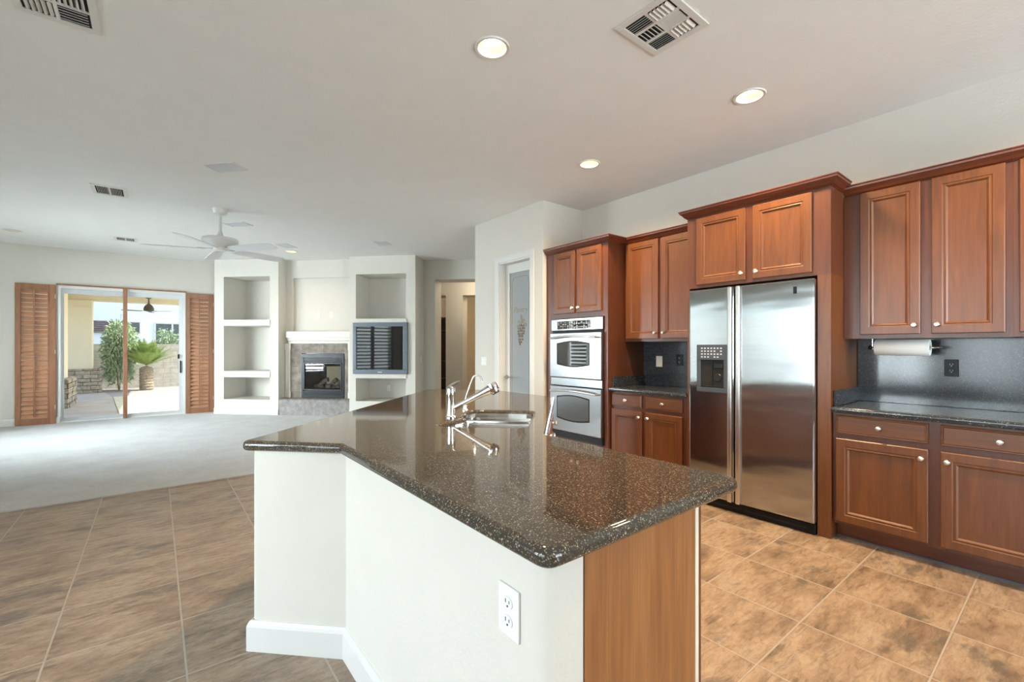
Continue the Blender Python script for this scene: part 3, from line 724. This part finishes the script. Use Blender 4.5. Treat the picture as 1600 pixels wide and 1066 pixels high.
# ------------------------------------------------------------------ kitchen cabinets (local frame: x to the right along the wall, y into the wall)
DOOR = [(0, 0), (0, -.016), (.004, -.020), (.050, -.020), (.054, -.0165), (.060, -.0165), (.064, -.0185), (.068, -.0165), (.076, -.009), (.080, -.009)]
DRAW = [(0, 0), (0, -.013), (.006, -.016), (.010, -.0155), (.013, -.020), (.016, -.021)]
def knob(parent, x, z):
    b = B(); b.lathe([(.011, 0), (.008, .004), (.006, .010), (.006, .014), (.014, .019), (.0165, .024), (.013, .030), (0, .032)], 20, Matrix.Translation((x, -.020, z)) @ Matrix.Rotation(R(90), 4, 'X'))
    return b.build('knob', 'nickel', parent, True)
def door(parent, x0, x1, z0, z1, kx, kz):
    o = B().panel(x0, x1, z0, z1, DOOR).build('door', 'cherry', parent); knob(o, kx, kz); return o
def drawer(parent, x0, x1, z0, z1, kx=None):
    o = B().panel(x0, x1, z0, z1, DRAW).build('drawer', 'cherryx', parent); knob(o, (x0+x1)/2 if kx is None else kx, (z0+z1)/2); return o
CROWN = [(0, 0), (.006, 0), (.010, .006), (.018, .010), (.030, .026), (.044, .040), (.050, .044), (.052, .056), (.058, .060), (.058, .066), (0, .066)]
def crown(parent, z, path):
    b = B(); b.sweep([(o, z+q) for o, q in CROWN], path); return b.build('crown_molding', 'crown', parent)
# oven tower: y 3.92 -> 3.007, face X 3.62
XO = 3.62; Y0 = 3.925
t = thing('oven_cabinet', 'tall cherry cabinet tower housing the double oven', 'cabinet', (XO, Y0, 0), RK)
w = Y0-3.007; D = XW-XO-.002
b = B(); b.box(0, .10, 0, D, 0, 2.40); b.box(w-.045, w, 0, D, 0, 2.40); b.box(.10, w-.045, 0, D, 1.645, 2.40); b.box(.10, w-.045, 0, D, .10, .305); b.box(.10, w-.045, .07, D, 0, .10); b.box(.10, w-.045, D-.02, D, .305, 1.645)
b.build('body', 'cherryshade', t)
l_ = lambda y: Y0-y
door(t, l_(3.788), l_(3.459), 1.70, 2.388, l_(3.459)-.028, 1.755); door(t, l_(3.425), l_(3.083), 1.70, 2.388, l_(3.425)+.028, 1.755)
crown(t, 2.398, [(0, 0), (w, 0), (w, .285)])
# double oven
ov = thing('double_oven', 'stainless double wall oven built into the tall cherry tower', 'oven', (XO, 3.822, .31), RK)
OW = 3.822-3.057
B().box(.005, OW-.005, 0.0, .52, .0, 1.33).build('oven_body', 'black', ov)
b = B(); b.box(0, OW, -.022, 0, 1.20, 1.328, .003); b.build('control_panel', 'steelov', ov)
cp_ = B().box(.10, .645, -.0235, -.021, 1.215, 1.303).build('control_glass', 'ovglass', ov)
random.seed(2)
for r_ in range(4):
    for c_ in range(15):
        if random.random() < .75: x = .115+c_*.035; z = 1.223+r_*.02; B().box(x, x+random.uniform(.008, .02), -.0242, -.0234, z, z+.007).build('button', 'mark', cp_)
def oven_door(z0, z1, label):
    o = B().box(0, OW, -.045, -.002, z0, z1, .006).build('oven_door', 'steelov', ov); o['label'] = label
    # bowed window
    wx0, wx1, wz0, wz1 = .125, OW-.17, z0+.155, z1-.125
    def outline(g):
        top = [(wx0-g+(wx1-wx0+2*g)*k/14, wz1+g+.025*math.sin(PI*k/14)) for k in range(15)]
        bot = [(wx1+g-(wx1-wx0+2*g)*k/14, wz0-g-.025*math.sin(PI*k/14)) for k in range(15)]
        return top+bot
    b = B(); b.rings([[(x, -.0445, z) for x, z in outline(.012)], [(x, -.0465, z) for x, z in outline(.010)]]); b.build('window_trim', 'black', o)
    b = B(); b.rings([[(x, -.0455, z) for x, z in outline(0)], [(x, -.0475, z) for x, z in outline(-.002)]]); b.build('window_glass', 'ovglass', o)
    b = B(); n = 16
    pts = [(.05+(OW-.10)*k/n, -.085-.012*math.sin(PI*k/n), z1-.055+.018*math.sin(PI*k/n)) for k in range(n+1)]
    b.tube([(.05, -.045, z1-.055)] + pts + [(OW-.05, -.045, z1-.055)], .012, 12); b.build('handle', 'steelbar', o, True)
    return o
oven_door(.675, 1.17, 'upper oven door'); oven_door(.075, .575, 'lower oven door')
b = B(); b.box(0, OW, -.03, 0, .585, .668, .003); b.build('middle_panel', 'steelov', ov)
b = B(); b.box(0, OW, -.03, 0, 0, .066, .003); b.build('bottom_vent', 'darkmetal', ov)
b = B()
for z in (1.178, 1.188): b.box(.02, OW-.02, -.022, 0, z, z+.004)
b.build('vent_slots', 'black', ov)

def upper(y_l, y_r, doors, label, cl=.006, cr=0, z0=1.38, z1=2.40, X=3.90, crown_l=False):
    t = thing('upper_cabinet', label, 'cabinet', (X, y_l, 0), RK); w = y_l-y_r; D = XW-X-.002
    b = B(); b.box(0, w, .02, D, z0+.02, z1); b.box(0, w, 0, .02, z0, z1); b.box(0, .015, .02, D, z0, z0+.02); b.box(w-.015, w, .02, D, z0, z0+.02); b.build('body', 'cherryshade', t)
    for (a, c, side) in doors:
        x0, x1 = y_l-a, y_l-c; door(t, x0, x1, z0+.027, z1-.003, (x1-.028 if side == 'r' else x0+.028), z0+.085)
    crown(t, z1-.002, [(cl, 0), (w-cr, 0)])
    return t
upper(3.005, 2.145, [(2.985, 2.597, 'r'), (2.561, 2.17, 'l')], 'cherry upper cabinet between oven tower and refrigerator', cr=.006)
upper(1.074, .252, [(.975, .656, 'r'), (.602, .283, 'l')], 'two-door cherry upper cabinet above the paper towels')
upper(.2515, -.60, [(.228, -.15, 'r'), (-.205, -.57, 'l')], 'cherry upper cabinet cut by the right edge of the view', cl=0)
# over-refrigerator cabinet with floor panels
XF = 3.64; yl, yr = 2.14, 1.076
t = thing('refrigerator_cabinet', 'cherry surround cabinet over and beside the refrigerator', 'cabinet', (XF, yl, 0), RK); w = yl-yr; D = XW-XF-.002
b = B(); b.box(0, w, 0, D, 1.825, 2.45); b.build('body', 'cherryshade', t)
B().box(-.0, .018, 0, D, 0, 1.825).build('side_panel', 'cherry', t); B().box(w-.08, w, 0, D, 0, 1.825).build('side_panel', 'cherry', t)
q = lambda y: yl-y
door(t, q(2.052), q(1.643), 1.85, 2.415, q(1.643)-.028, 1.905); door(t, q(1.588), q(1.188), 1.85, 2.415, q(1.588)+.028, 1.905)
crown(t, 2.432, [(0, .24), (0, 0), (w, 0), (w, .24)])

# refrigerator
fr = thing('refrigerator', 'stainless side-by-side refrigerator with ice dispenser', 'refrigerator', (3.60, 2.103, 0), RK)
FW = 2.103-1.16; gap = 2.103-1.713; FH = 1.805
B().box(.012, FW-.012, .07, .62, .03, FH-.012).build('case', 'black', fr)
b = B(); b.box(.02, FW-.005, .03, .5, 0.0, .075, .006); gq = b.build('base_grille', 'black', fr)
B().box(.06, FW-.06, .027, .031, .030, .040).build('grille_slot', 'dark', gq)
fd = B().box(0, gap-.006, 0, .065, .085, FH, .012)
# dispenser sits in the freezer door as its own part
fd = fd.build('freezer_door', 'steel', fr); rd = B().box(gap+.006, FW, 0, .065, .085, FH, .012).build('refrigerator_door', 'steel', fr)
for (a, par) in ((gap-.052, fd), (gap+.012, rd)):
    b = B(); b.box(a, a+.036, -.022, .004, .085, FH-.002, .008); b.build('handle', 'steelbar', par)
b = B(); dx0, dx1, dz0, dz1 = .078, .342, .95, 1.342
for a in ((dx0, dx1, 1.215, dz1), (dx0, dx1, dz0, .99), (dx0, dx0+.034, .99, 1.215), (dx1-.034, dx1, .99, 1.215)): b.box(a[0], a[1], -.016, .0, a[2], a[3], .003)
dp = b.build('dispenser', 'slate', fd)
B().box(dx0+.034, dx1-.034, -.0035, -.0005, .99, 1.215).build('dispenser_cavity', 'dark', dp)
b = B()
b.box(.205, .213, -.012, -.003, .995, 1.21); b.box(.225, .30, -.012, -.003, 1.15, 1.185, .003); b.lathe([(.035, 0), (.03, .006)], 16, Matrix.Translation((.255, -.003, 1.07)) @ Matrix.Rotation(R(90), 4, 'X')); b.box(.12, .30, -.014, -.003, .992, 1.004, .002)
b.build('paddle', 'darkmetal', dp)
random.seed(9)
for r_ in range(4):
    for c_ in range(7):
        x = dx0+.04+c_*.027; z = 1.235+r_*.024
        if random.random() < .8: B().box(x, x+.014, -.0172, -.0158, z, z+.010).build('button', 'mark', dp)
b = B(); b.box(FW-.135, FW-.112, -.002, .001, 1.705, 1.755); b.build('badge', 'black', rd)

# base cabinets
def base(y_l, y_r, cols, label, X=3.67):
    t = thing('base_cabinet', label, 'cabinet', (X, y_l, 0), RK); w = y_l-y_r; D = XW-X-.002
    b = B(); b.box(0, w, 0, D, .115, .872); b.build('body', 'cherryshade', t)
    B().box(0, w, .085, D, 0, .115).build('toe_kick', 'crown', t)
    B().box(0, w, .079, .085, 0, .012).build('floor_trim', 'silver', t)
    for (a, c, side) in cols:
        x0, x1 = y_l-a, y_l-c
        drawer(t, x0, x1, .735, .858); door(t, x0, x1, .135, .70, (x1-.03 if side == 'r' else x0+.03), .645)
    return t
base(3.003, 2.143, [(2.99, 2.625, 'r'), (2.585, 2.20, 'l')], 'cherry base cabinet between oven tower and refrigerator')
base(1.073, .022, [(1.052, .581, 'r'), (.527, .045, 'l')], 'cherry base cabinet right of the refrigerator')
base(.018, -.95, [(-.0, -.45, 'r'), (-.50, -.93, 'l')], 'cherry base cabinet beyond the right edge of the view')
def top(y_l, y_r, label, name='kitchen_countertop'):
    o = curve_slab(name, [[(3.625, y_l), (3.625, y_r), (XW-.001, y_r), (XW-.001, y_l)]], .874, .914, .014, 'granite2'); tag(o, label, 'countertop'); return o
top(3.002, 2.143, 'dark granite countertop left of the refrigerator'); top(1.074, -.96, 'dark granite countertop right of the refrigerator')
def splash(y_l, y_r, z1, sides, label):
    t = thing('backsplash', label, 'backsplash', (XW-.001, y_l, .915), RK); w = y_l-y_r
    b = B(); b.box(0, w, -.02, 0, 0, z1-.915, .001); b.build('splash_slab', 'granite2', t)
    if 'l' in sides: B().box(0.0, .02, -.56, -.02, 0, .105, .002).build('side_splash', 'granite2', t)
splash(3.004, 2.145, 1.379, 'l', 'dark speckled granite splashback beside the oven tower')
splash(1.073, -.96, 1.379, 'l', 'dark speckled granite splashback behind the paper towels')

# paper towels under the right upper cabinet
t = thing('paper_towel_holder', 'metal paper towel holder under the right upper cabinet', 'holder', (4.02, .93, 1.318), RK)
b = B(); b.tube([(-.03, 0, 0), (.345, 0, 0)], .006, 10); b.lathe([(.012, 0), (.012, .006), (.009, .01), (0, .05)], 16, Matrix.Translation((.315, 0, 0)) @ Matrix.Rotation(R(90), 4, 'Y')); b.build('rod', 'steelbar', t, True)
b = B(); b.box(-.006, 0, -.012, .012, -.012, .082, .002); b.box(-.006, .05, -.02, .02, .076, .082, .002); b.build('bracket', 'steelbar', t)
b = B(); b.lathe([(.010, -.03), (.016, -.015), (.016, -.005), (.012, 0)], 14, Matrix.Rotation(R(90), 4, 'Y')); b.build('end_cap', 'black', t, True)
t = thing('paper_towel_roll', 'white paper towel roll hanging on its holder over the granite', 'paper towel', (4.02, .917, 1.318), RK)
b = B(); m = Matrix.Rotation(R(90), 4, 'Y'); b.rings([[m @ Vector((r*math.cos(2*PI*i/40), r*math.sin(2*PI*i/40), z)) for i in range(40)] for r, z in ((.02, 0), (.053, 0), (.055, .003), (.055, .285), (.053, .288), (.02, .288), (.02, 0))], True, False, False)
b.build('paper', 'paper', t, True)
b = B(); b.rings([[m @ Vector((r*math.cos(2*PI*i/24), r*math.sin(2*PI*i/24), z)) for i in range(24)] for r, z in ((.0198, .001), (.0198, .287), (.017, .287), (.017, .001), (.0198, .001))], True, False, False); b.build('cardboard_core', 'den', t, True)

# ------------------------------------------------------------------ island
wallpoly = [(.635, .70), (.757, .70), (.757, 1.995), (.70, 2.10), (1.10, 2.50), (2.36, 3.76), (2.045, 3.90), (.33, 2.25), (.635, 1.945)]
wp = fillet(wallpoly, [.03, 0, 0, 0, 0, .02, .03, .022, 0], 5)
iw = B().prism(wp, 0, .868).build('wall_island', 'wall', None, True); struct(iw, 'white textured pony wall of the kitchen island')
struct(B().sweep(BBP, [(2.045, 3.90), (.33, 2.25), (.635, 1.945), (.635, .70)][::1]).build('baseboard_island', 'trimw'), 'white baseboard around the island wall') if False else None
bpth = [(2.045, 3.90), (.33, 2.25), (.635, 1.945), (.635, .715)]
o = B().sweep([(a, z) for a, z in BBP], bpth).build('baseboard_island', 'trimw'); struct(o, 'white baseboard around the island wall')
# cabinet body (kitchen side), two legs
t = thing('island_cabinet', 'cherry island cabinet with plain wooden end panel', 'cabinet', (0, 0, 0))
t.location = (.76, .70, 0)
rel = lambda P_: [(x-.76, y-.70) for x, y in P_]
def rst(s0, s1, t0_, t1_): return rel([stxy(s0, t0_), stxy(s1, t0_), stxy(s1, t1_), stxy(s0, t1_)])
b = B(); b.prism(rel([(.762, .722), (1.240, .722), (1.240, 1.396), (2.33, 2.486), (2.33, 3.70), (1.12, 2.49), (.762, 2.08)]), .10, .62)
b.prism(rel([(.762, .722), (1.240, .722), (1.240, 1.396), stxy(-.11, 2.2), stxy(-.80, 2.2), (.762, 2.0)]), .62, .868)
b.prism(rst(-.17, -.11, 2.2, 2.92), .62, .868); b.prism(rst(-.96, -.71, 2.2, 2.92), .62, .868)
b.prism(rel([stxy(-.96, 2.92), stxy(-.11, 2.92), (2.33, 2.486), (2.33, 3.68)]), .62, .868)
b.build('body', 'cherryshade', t)
B().prism(rel([(.762, .79), (1.17, .79), (1.17, 1.426), (2.27, 2.526), (2.27, 3.60), (1.12, 2.45), (.762, 2.08)]), 0, .10).build('toe_kick', 'crown', t)
B().box(.0, .467, -.002, .02, 0.0, .868).build('end_panel', 'endpanel', t)
B().box(.467, .484, -.004, .02, 0.0, .868, .002).build('edge_trim', 'almond', t)
B().box(.484, .499, -.003, .03, 0.0, .868, .002).build('face_stile', 'cherry', t)
def cab_front(x, y, rz, spec):
    for kind, x0, x1 in spec:
        ca, sa = math.cos(rz), math.sin(rz)
        b = B().panel(x0, x1, .13, .70, DOOR); dd = b.build('door', 'cherry', t); dd.location = (x, y, 0); dd.rotation_euler = (0, 0, rz); knob(dd, x0+.03, .64)
        b = B().panel(x0, x1, .735, .858, DRAW); dd = b.build('drawer', 'cherryx', t); dd.location = (x, y, 0); dd.rotation_euler = (0, 0, rz); knob(dd, (x0+x1)/2, .795)
cab_front(1.242-.76, .722-.70, R(90), [('d', .03, .32), ('d', .345, .64)])
cab_front(1.242-.76, 1.395-.70, R(45), [('d', .10, .55), ('d', .60, 1.05), ('d', 1.08, 1.48)])
# countertop with sink cut-out
isl = [(.600, .650), (1.432, .658), (1.432, 1.549), (2.57, 2.69), (2.55, 3.50), (2.075, 3.955), (.285, 2.256), (.600, 1.925)]
outer = fillet(isl, [.045, .05, .02, .03, .03, .03, .03, .0], 6)
front = [(-.645, 2.27), (-.66, 2.30), (-.645, 2.35), (-.60, 2.42), (-.575, 2.50), (-.575, 2.56), (-.60, 2.63), (-.61, 2.72), (-.605, 2.82), (-.58, 2.86)]
rest = [(-.50, 2.872), (-.36, 2.875), (-.24, 2.868), (-.205, 2.84), (-.197, 2.70), (-.197, 2.40), (-.203, 2.30), (-.24, 2.262), (-.36, 2.246), (-.55, 2.246)]
sink_o = [stxy(*p) for p in front+rest]
ct = curve_slab('island_countertop', [outer, sink_o[::-1]], .87, .914, .019, 'granite', res=5); tag(ct, 'polished speckled brown granite island countertop', 'countertop')
# sink: two bowls under the counter
t = thing('kitchen_sink', 'stainless double bowl sink set under the island countertop', 'sink', (0, 0, 0), RF)
t.location = st(-.40, 2.55, .868)
def bowl(pts, depth, name):
    c0 = Vector((sum(p[0] for p in pts)/len(pts), sum(p[1] for p in pts)/len(pts)))
    rr = []
    for k, z in ((1.04, 0), (1.0, 0), (.985, -.02), (.95, -depth*.7), (.90, -depth*.93), (.80, -depth), (.1, -depth-.004)):
        rr.append([(c0.x+(p[0]-c0.x)*k, c0.y+(p[1]-c0.y)*k, z) for p in pts])
    b = B(); b.rings(rr, True, False, True); o = b.build(name, 'sink', t, True)
    B().lathe([(.045, -depth-.002), (.042, .004-depth), (.02, .001-depth), (0, .0005-depth)], 24, Matrix.Translation((c0.x, c0.y, 0))).build('drain', 'chrome', o, True)
    return o
sh = lambda P_: [(s+.40, t_-2.55) for s, t_ in P_]
bowl(fillet(sh([(-.675, 2.235), (-.185, 2.235), (-.185, 2.625), (-.585, 2.625), (-.575, 2.52), (-.605, 2.43)]), [.04, .05, .03, .03, .03, .04], 5), .17, 'front_bowl')
bowl(fillet(sh([(-.605, 2.655), (-.185, 2.655), (-.185, 2.885), (-.625, 2.885)]), .05, 5), .20, 'rear_bowl')
b = B(); b.box(.40-.585, .40-.205, .078, .102, -.04, .016, .008); b.build('divider', 'sink', t, True)
lo_ = sh(front+rest); cxs = sum(p[0] for p in lo_)/len(lo_); cys = sum(p[1] for p in lo_)/len(lo_)
lo_ = fillet(lo_, .01, 3); ins = lambda k: [(cxs+(x-cxs)*k, cys+(y-cys)*k) for x, y in lo_]
b = B(); b.rings([[(x, y, z) for x, y in ins(k)] for k, z in ((.992, .0), (.990, .024), (.982, .025), (.978, .0), (.992, .0))], True, False, False); b.build('rim', 'sink', t, True)
# faucet
t = thing('kitchen_faucet', 'chrome pull-out kitchen faucet with side-angled spout at the sink', 'faucet', st(-.655, 2.545, .914), RF)
B().lathe([(.034, 0), (.034, .006), (.026, .012), (.0235, .03), (.0235, .12), (.026, .13), (.026, .165), (.020, .18), (0, .186)], 28).build('body', 'chrome', t, True)
b = B(); d_ = Vector((.245, -.035, 0))
n_ = 8; pts = [(.018+(d_.x-.018)*k/n_, d_.y*k/n_, .055+.118*k/n_) for k in range(n_+1)]
b.tube(pts, [.0165]*5+[.018, .021, .025, .028], 16)
b.lathe([(.028, -.032), (.031, -.016), (.031, .012), (.025, .024), (0, .027)], 20, Matrix.Translation((d_.x+.01, d_.y, .172)) @ Matrix.Rotation(R(150), 4, 'Y'))
so_ = b.build('spout', 'chrome', t, True)
b = B(); b.lathe([(.022, -.0235), (.021, -.030), (.0, -.031)], 16, Matrix.Translation((d_.x+.01, d_.y, .172)) @ Matrix.Rotation(R(150), 4, 'Y') @ Matrix.Rotation(PI, 4, 'X')); b.build('spray_face', 'darkmetal', so_, True)
b = B(); b.tube([(0, 0, .172), (.014, .0, .188), (.032, .003, .200), (.052, .005, .208)], [.019, .014, .009, .006], 12); b.build('lever', 'chrome', t, True)
t = thing('filter_tap', 'slim chrome gooseneck water tap behind the main faucet', 'faucet', st(-.637, 2.835, .914), RF)
B().lathe([(.022, 0), (.022, .005), (.015, .01), (.013, .02), (.013, .055), (.009, .065), (0, .068)], 20).build('tap_base', 'chrome', t, True)
b = B(); pts = [(0, 0, .06), (.012, 0, .10), (.03, 0, .155), (.048, 0, .20)] + [(.078-.030*math.cos(a), 0, .200+.028*math.sin(a)) for a in (R(40), R(80), R(120), R(150))] + [(.112, 0, .186)]
b.tube(pts, .0055, 10); b.build('neck', 'chrome', t, True)
b = B(); b.tube([(0, 0, .045), (-.035, -.01, .05)], [.006, .004], 8); b.build('tap_lever', 'black', t, True)

# ------------------------------------------------------------------ hall bookcase and hall light
t = thing('bookcase', 'dark wood bookcase edge seen through the hall doorway', 'bookcase', st(-3.32, 11.2), RF)
b = B(); b.box(0, .03, 0, .3, 0.003, 2.1); b.box(.42, .45, 0, .3, .003, 2.1); b.box(.03, .42, .28, .3, .003, 2.1); b.build('case', 'book', t)
for z in (.05, .5, .95, 1.35, 1.75, 2.06): B().box(.03, .42, .0, .28, z, z+.03).build('shelf', 'book', t)
hl = st(-1.5, 11.4, 2.9)
t = thing('hall_light', 'warm ceiling light inside the hall behind the partition', 'ceiling light', hl)
B().lathe([(0, -.07), (.08, -.06), (.13, -.03), (.14, 0), (0, 0)], 24).build('glass_bowl', 'lens', t, True)
light('hall_bulb', 'POINT', (0, 0, -.12), (0, 0, 0), 16, (1, .80, .56), t, shadow_soft_size=.08)
hl2 = st(-1.9, 9.75, 2.9)
t = thing('hall_light', 'warm ceiling light just inside the hall doorway', 'ceiling light', hl2)
B().lathe([(0, -.07), (.08, -.06), (.13, -.03), (.14, 0), (0, 0)], 24).build('glass_bowl', 'lens', t, True)
light('hall_bulb', 'POINT', (0, 0, -.12), (0, 0, 0), 9, (1, .84, .64), t, shadow_soft_size=.08)

# ------------------------------------------------------------------ outdoors
G = -.03
struct(B().box(-9, 12, 11.15, 60, -.4, G-.03).build('ground', 'gravel2'), 'grey gravel yard')
struct(B().prism([(-6, 11.15), (-.52, 11.15), (-.95, 16.6), (-1.2, 18.2), (-6, 18.2)], -.2, G).build('floor_patio', 'concrete'), 'grey concrete patio slab')
tag(B().prism([(-.5, 11.16), (8, 11.16), (8, 17.0), (3, 16.6), (-.93, 16.6)], -.2, G-.01).build('gravel_bed', 'gravel'), 'pale sunlit gravel bed right of the patio slab', 'gravel')
struct(B().box(-2.6, 1.5, 11.15, 18.7, 2.86, 3.0).build('ceiling_patio', 'stucco'), 'cream patio roof')
struct(B().box(-2.6, 1.5, 18.3, 18.7, 2.72, 2.86).build('trim_patio_beam', 'stucco'), 'cream beam along the far patio edge')
struct(B().box(-2.45, -2.05, 11.15, 18.3, 2.62, 2.86).build('trim_patio_side_beam', 'stucco'), 'cream side beam of the patio')
def stones(x0, x1, y0, y1, h, label):
    t = thing('patio_column', label, 'column', ((x0+x1)/2, y0, G)); w = (x1-x0)/2; d = y1-y0
    random.seed(int(h*100)+int(y0)); b = B(); z = 0
    while z < h-.03:
        rh = random.choice((.08, .10, .13)); rh = min(rh, h-z)
        x = -w
        while x < w-.01:
            l = min(random.uniform(.16, .38), w-x); b.box(x+.003, x+l-.003, -random.uniform(0, .025), .12, z+.003, z+rh-.003, .004); x += l
        y = 0
        while y < d-.01:
            l = min(random.uniform(.16, .38), d-y); b.box(w-.12, w+random.uniform(0, .025), y+.003, y+l-.003, z+.003, z+rh-.003, .004); y += l
        z += rh
    b.box(-w+.01, w-.01, .01, d, 0, h-.01)
    b.build('stone_base', 'stone', t); return t, w, d
t, w, d = stones(-2.05, -1.32, 18.2, 18.85, .72, 'cream patio column with grey stone base at the far corner'); B().box(-w+.02, w-.17, .05, .5, .72, 2.75).build('column_shaft', 'stucco', t)
t, w, d = stones(-2.2, -1.53, 13.9, 15.2, .66, 'cream patio column with brown stone base nearest the sliding door'); B().box(-w-.05, w-.08, .12, .75, .66, 2.65).build('column_shaft', 'stucco', t)
t = thing('potted_plant', 'green leafy plant in a pale pot before the near stone column', 'plant', (-1.80, 13.45, G))
B().lathe([(.10, 0), (.14, .15), (.16, .36), (.17, .38), (.15, .38), (.13, .33), (0, .33)], 20).build('pot', 'pot', t, True)
def leaves(b, n, c, rad, lmin, lmax, wid, up=.4, seed=1, bend=.3, hemi=True):
    random.seed(seed)
    for _ in range(n):
        a = random.uniform(0, 2*PI); el = random.uniform(-.2, 1.4) if hemi else random.uniform(-1.2, 1.4)
        rr = rad*random.uniform(.15, 1)
        p = Vector(c)+Vector((math.cos(a)*math.cos(el)*rr, math.sin(a)*math.cos(el)*rr, math.sin(el)*rr))
        L = random.uniform(lmin, lmax); dr = (Vector((math.cos(a), math.sin(a), up))+Vector((random.uniform(-.5, .5), random.uniform(-.5, .5), random.uniform(-.5, .5)))).normalized()
        sd = dr.cross(Vector((random.uniform(-1, 1), random.uniform(-1, 1), 1))).normalized()*wid
        q1 = p+dr*L*.5; q2 = p+dr*L+Vector((0, 0, -bend*L))
        v = [b.bm.verts.new(x) for x in (p, q1+sd, q2, q1-sd)]; b.bm.faces.new(v)
b = B(); leaves(b, 90, (0, 0, .48), .16, .10, .2, .025, .6, 4); b.build('foliage', 'succ', t)
# sago palm
t = thing('sago_palm', 'green sago palm with thick trunk in front of the block wall', 'palm', (-.24, 18.9, G-.04))
b = B(); random.seed(11); b.lathe([(.16, 0), (.19, .06)] + [(.175+(.018 if k % 2 else 0), .10+k*.045) for k in range(14)] + [(.13, .76), (0, .80)], 22); b.build('trunk', 'bark', t, True)
b = B(); random.seed(12)
for k in range(64):
    a = 2*PI*k/64*5.03+random.uniform(-.1, .1); el = random.uniform(.45, 1.4); L = random.uniform(.80, 1.05)
    prev = None; nseg = 16; p = Vector((0, 0, .8)); dirv = Vector((math.cos(a)*math.cos(el), math.sin(a)*math.cos(el), math.sin(el)))
    side = dirv.cross(Vector((0, 0, 1))).normalized() if abs(dirv.z) < .98 else Vector((1, 0, 0))
    for i_ in range(nseg):
        s_ = i_/nseg; q_ = p+dirv*(L/nseg); q_.z -= .018*s_
        wv = .17*math.sin(PI*min(1, s_*.9+.12))**.8
        if i_ > 1:
            for sg in (-1, 1):
                tip = p+side*sg*wv+dirv*wv*.75
                v = [b.bm.verts.new(x) for x in (p, p+dirv*.026, tip)]; b.bm.faces.new(v)
                tip = p+dirv*.03+side*sg*wv+dirv*wv*.75
                v = [b.bm.verts.new(x) for x in (p+dirv*.03, p+dirv*.056, tip)]; b.bm.faces.new(v)
        sd = side*.006; v = [b.bm.verts.new(x) for x in (p-sd, p+sd, q_+sd, q_-sd)]; b.bm.faces.new(v)
        p = q_
b.build('fronds', 'leaf', t)
def shrub(loc, r, h, n, label, seed, col='bush', L=(.09, .20)):
    t = thing('shrub', label, 'shrub', loc)
    b = B(); leaves(b, n*4, (0, 0, h*.55), r, L[0], L[1], .016, .5, seed, hemi=False)
    for v in b.bm.verts: v.co.z = max(.05, (v.co.z-h*.55)*h*.5/r*1.05+h*.55)
    b.build('foliage', col, t)
    b = B(); random.seed(seed)
    for k in range(5): a = random.uniform(0, 6.28); b.tube([(0.02*math.cos(a), .02*math.sin(a), 0), (r*.3*math.cos(a), r*.3*math.sin(a), h*.5), (r*.5*math.cos(a), r*.5*math.sin(a), h*.8)], [.012, .009, .004], 6)
    b.build('stem', 'bark', t)
GB = G-.04
shrub((-.93, 19.33, GB), .42, 2.1, 900, 'pale bushy shrub left of the sago palm', 21)
shrub((-2.2, 19.4, GB), .36, 2.2, 500, 'pale shrub partly behind the far patio column', 22)
shrub((-.85, 21.1, GB), .44, 1.95, 700, 'shrub beyond the block wall behind the sago palm', 23)
shrub((.32, 21.1, GB), .42, 1.9, 600, 'shrub beyond the block wall under the neighbour window', 24)
shrub((1.48, 21.1, GB), .42, 2.1, 600, 'shrub beyond the block wall at the right edge of the door', 25)
struct(B().box(-9, 11, 19.95, 20.15, G-.06, 1.44).build('wall_yard', 'block'), 'tan block wall behind the yard')
# neighbour house
t = thing('neighbour_house', 'pale stucco neighbour house beyond the block wall', 'house', (-1, 32, GB))
B().box(-7, 14, 0, 6, 0, 6.0).build('house_wall', 'stuccow', t); B().box(-5, -.45, -2.5, -.02, 0, 2.1).build('house_wing', 'stuccow', t)
def hwin(x0, x1, z0, z1, n=2):
    b = B()
    for a in ((x0-.08, x0, z0-.08, z1+.08), (x1, x1+.08, z0-.08, z1+.08), (x0, x1, z0-.08, z0), (x0, x1, z1, z1+.08)): b.box(a[0], a[1], -.04, .02, a[2], a[3])
    for k in range(1, n): xx = x0+(x1-x0)*k/n; b.box(xx-.04, xx+.04, -.04, .02, z0, z1)
    o = b.build('window', 'pot', t); B().box(x0, x1, -.015, -.005, z0, z1).build('pane', 'winglass', o)
hwin(1.0, 3.2, 1.53, 2.72, 3); hwin(-.25, .30, 2.22, 2.76, 1)
b = B()
for k in range(6): b.box(-5.2, -.3+.03*(k%2), -2.7+k*.45, -2.2+k*.45, 2.1+k*.12, 2.19+k*.12)
b.build('tiled_roof', 'rooftile', t)
fan('patio_fan', 'dark bronze ceiling fan under the patio roof', (-.17, 17.6, 2.86), (-.06, -.22, -.44), .66, -38, 3, ('bronze', 'bronze'), .02,
    [(.10, -.06), (.13, -.13), (.13, -.19), (.08, -.22)], .13, 6)
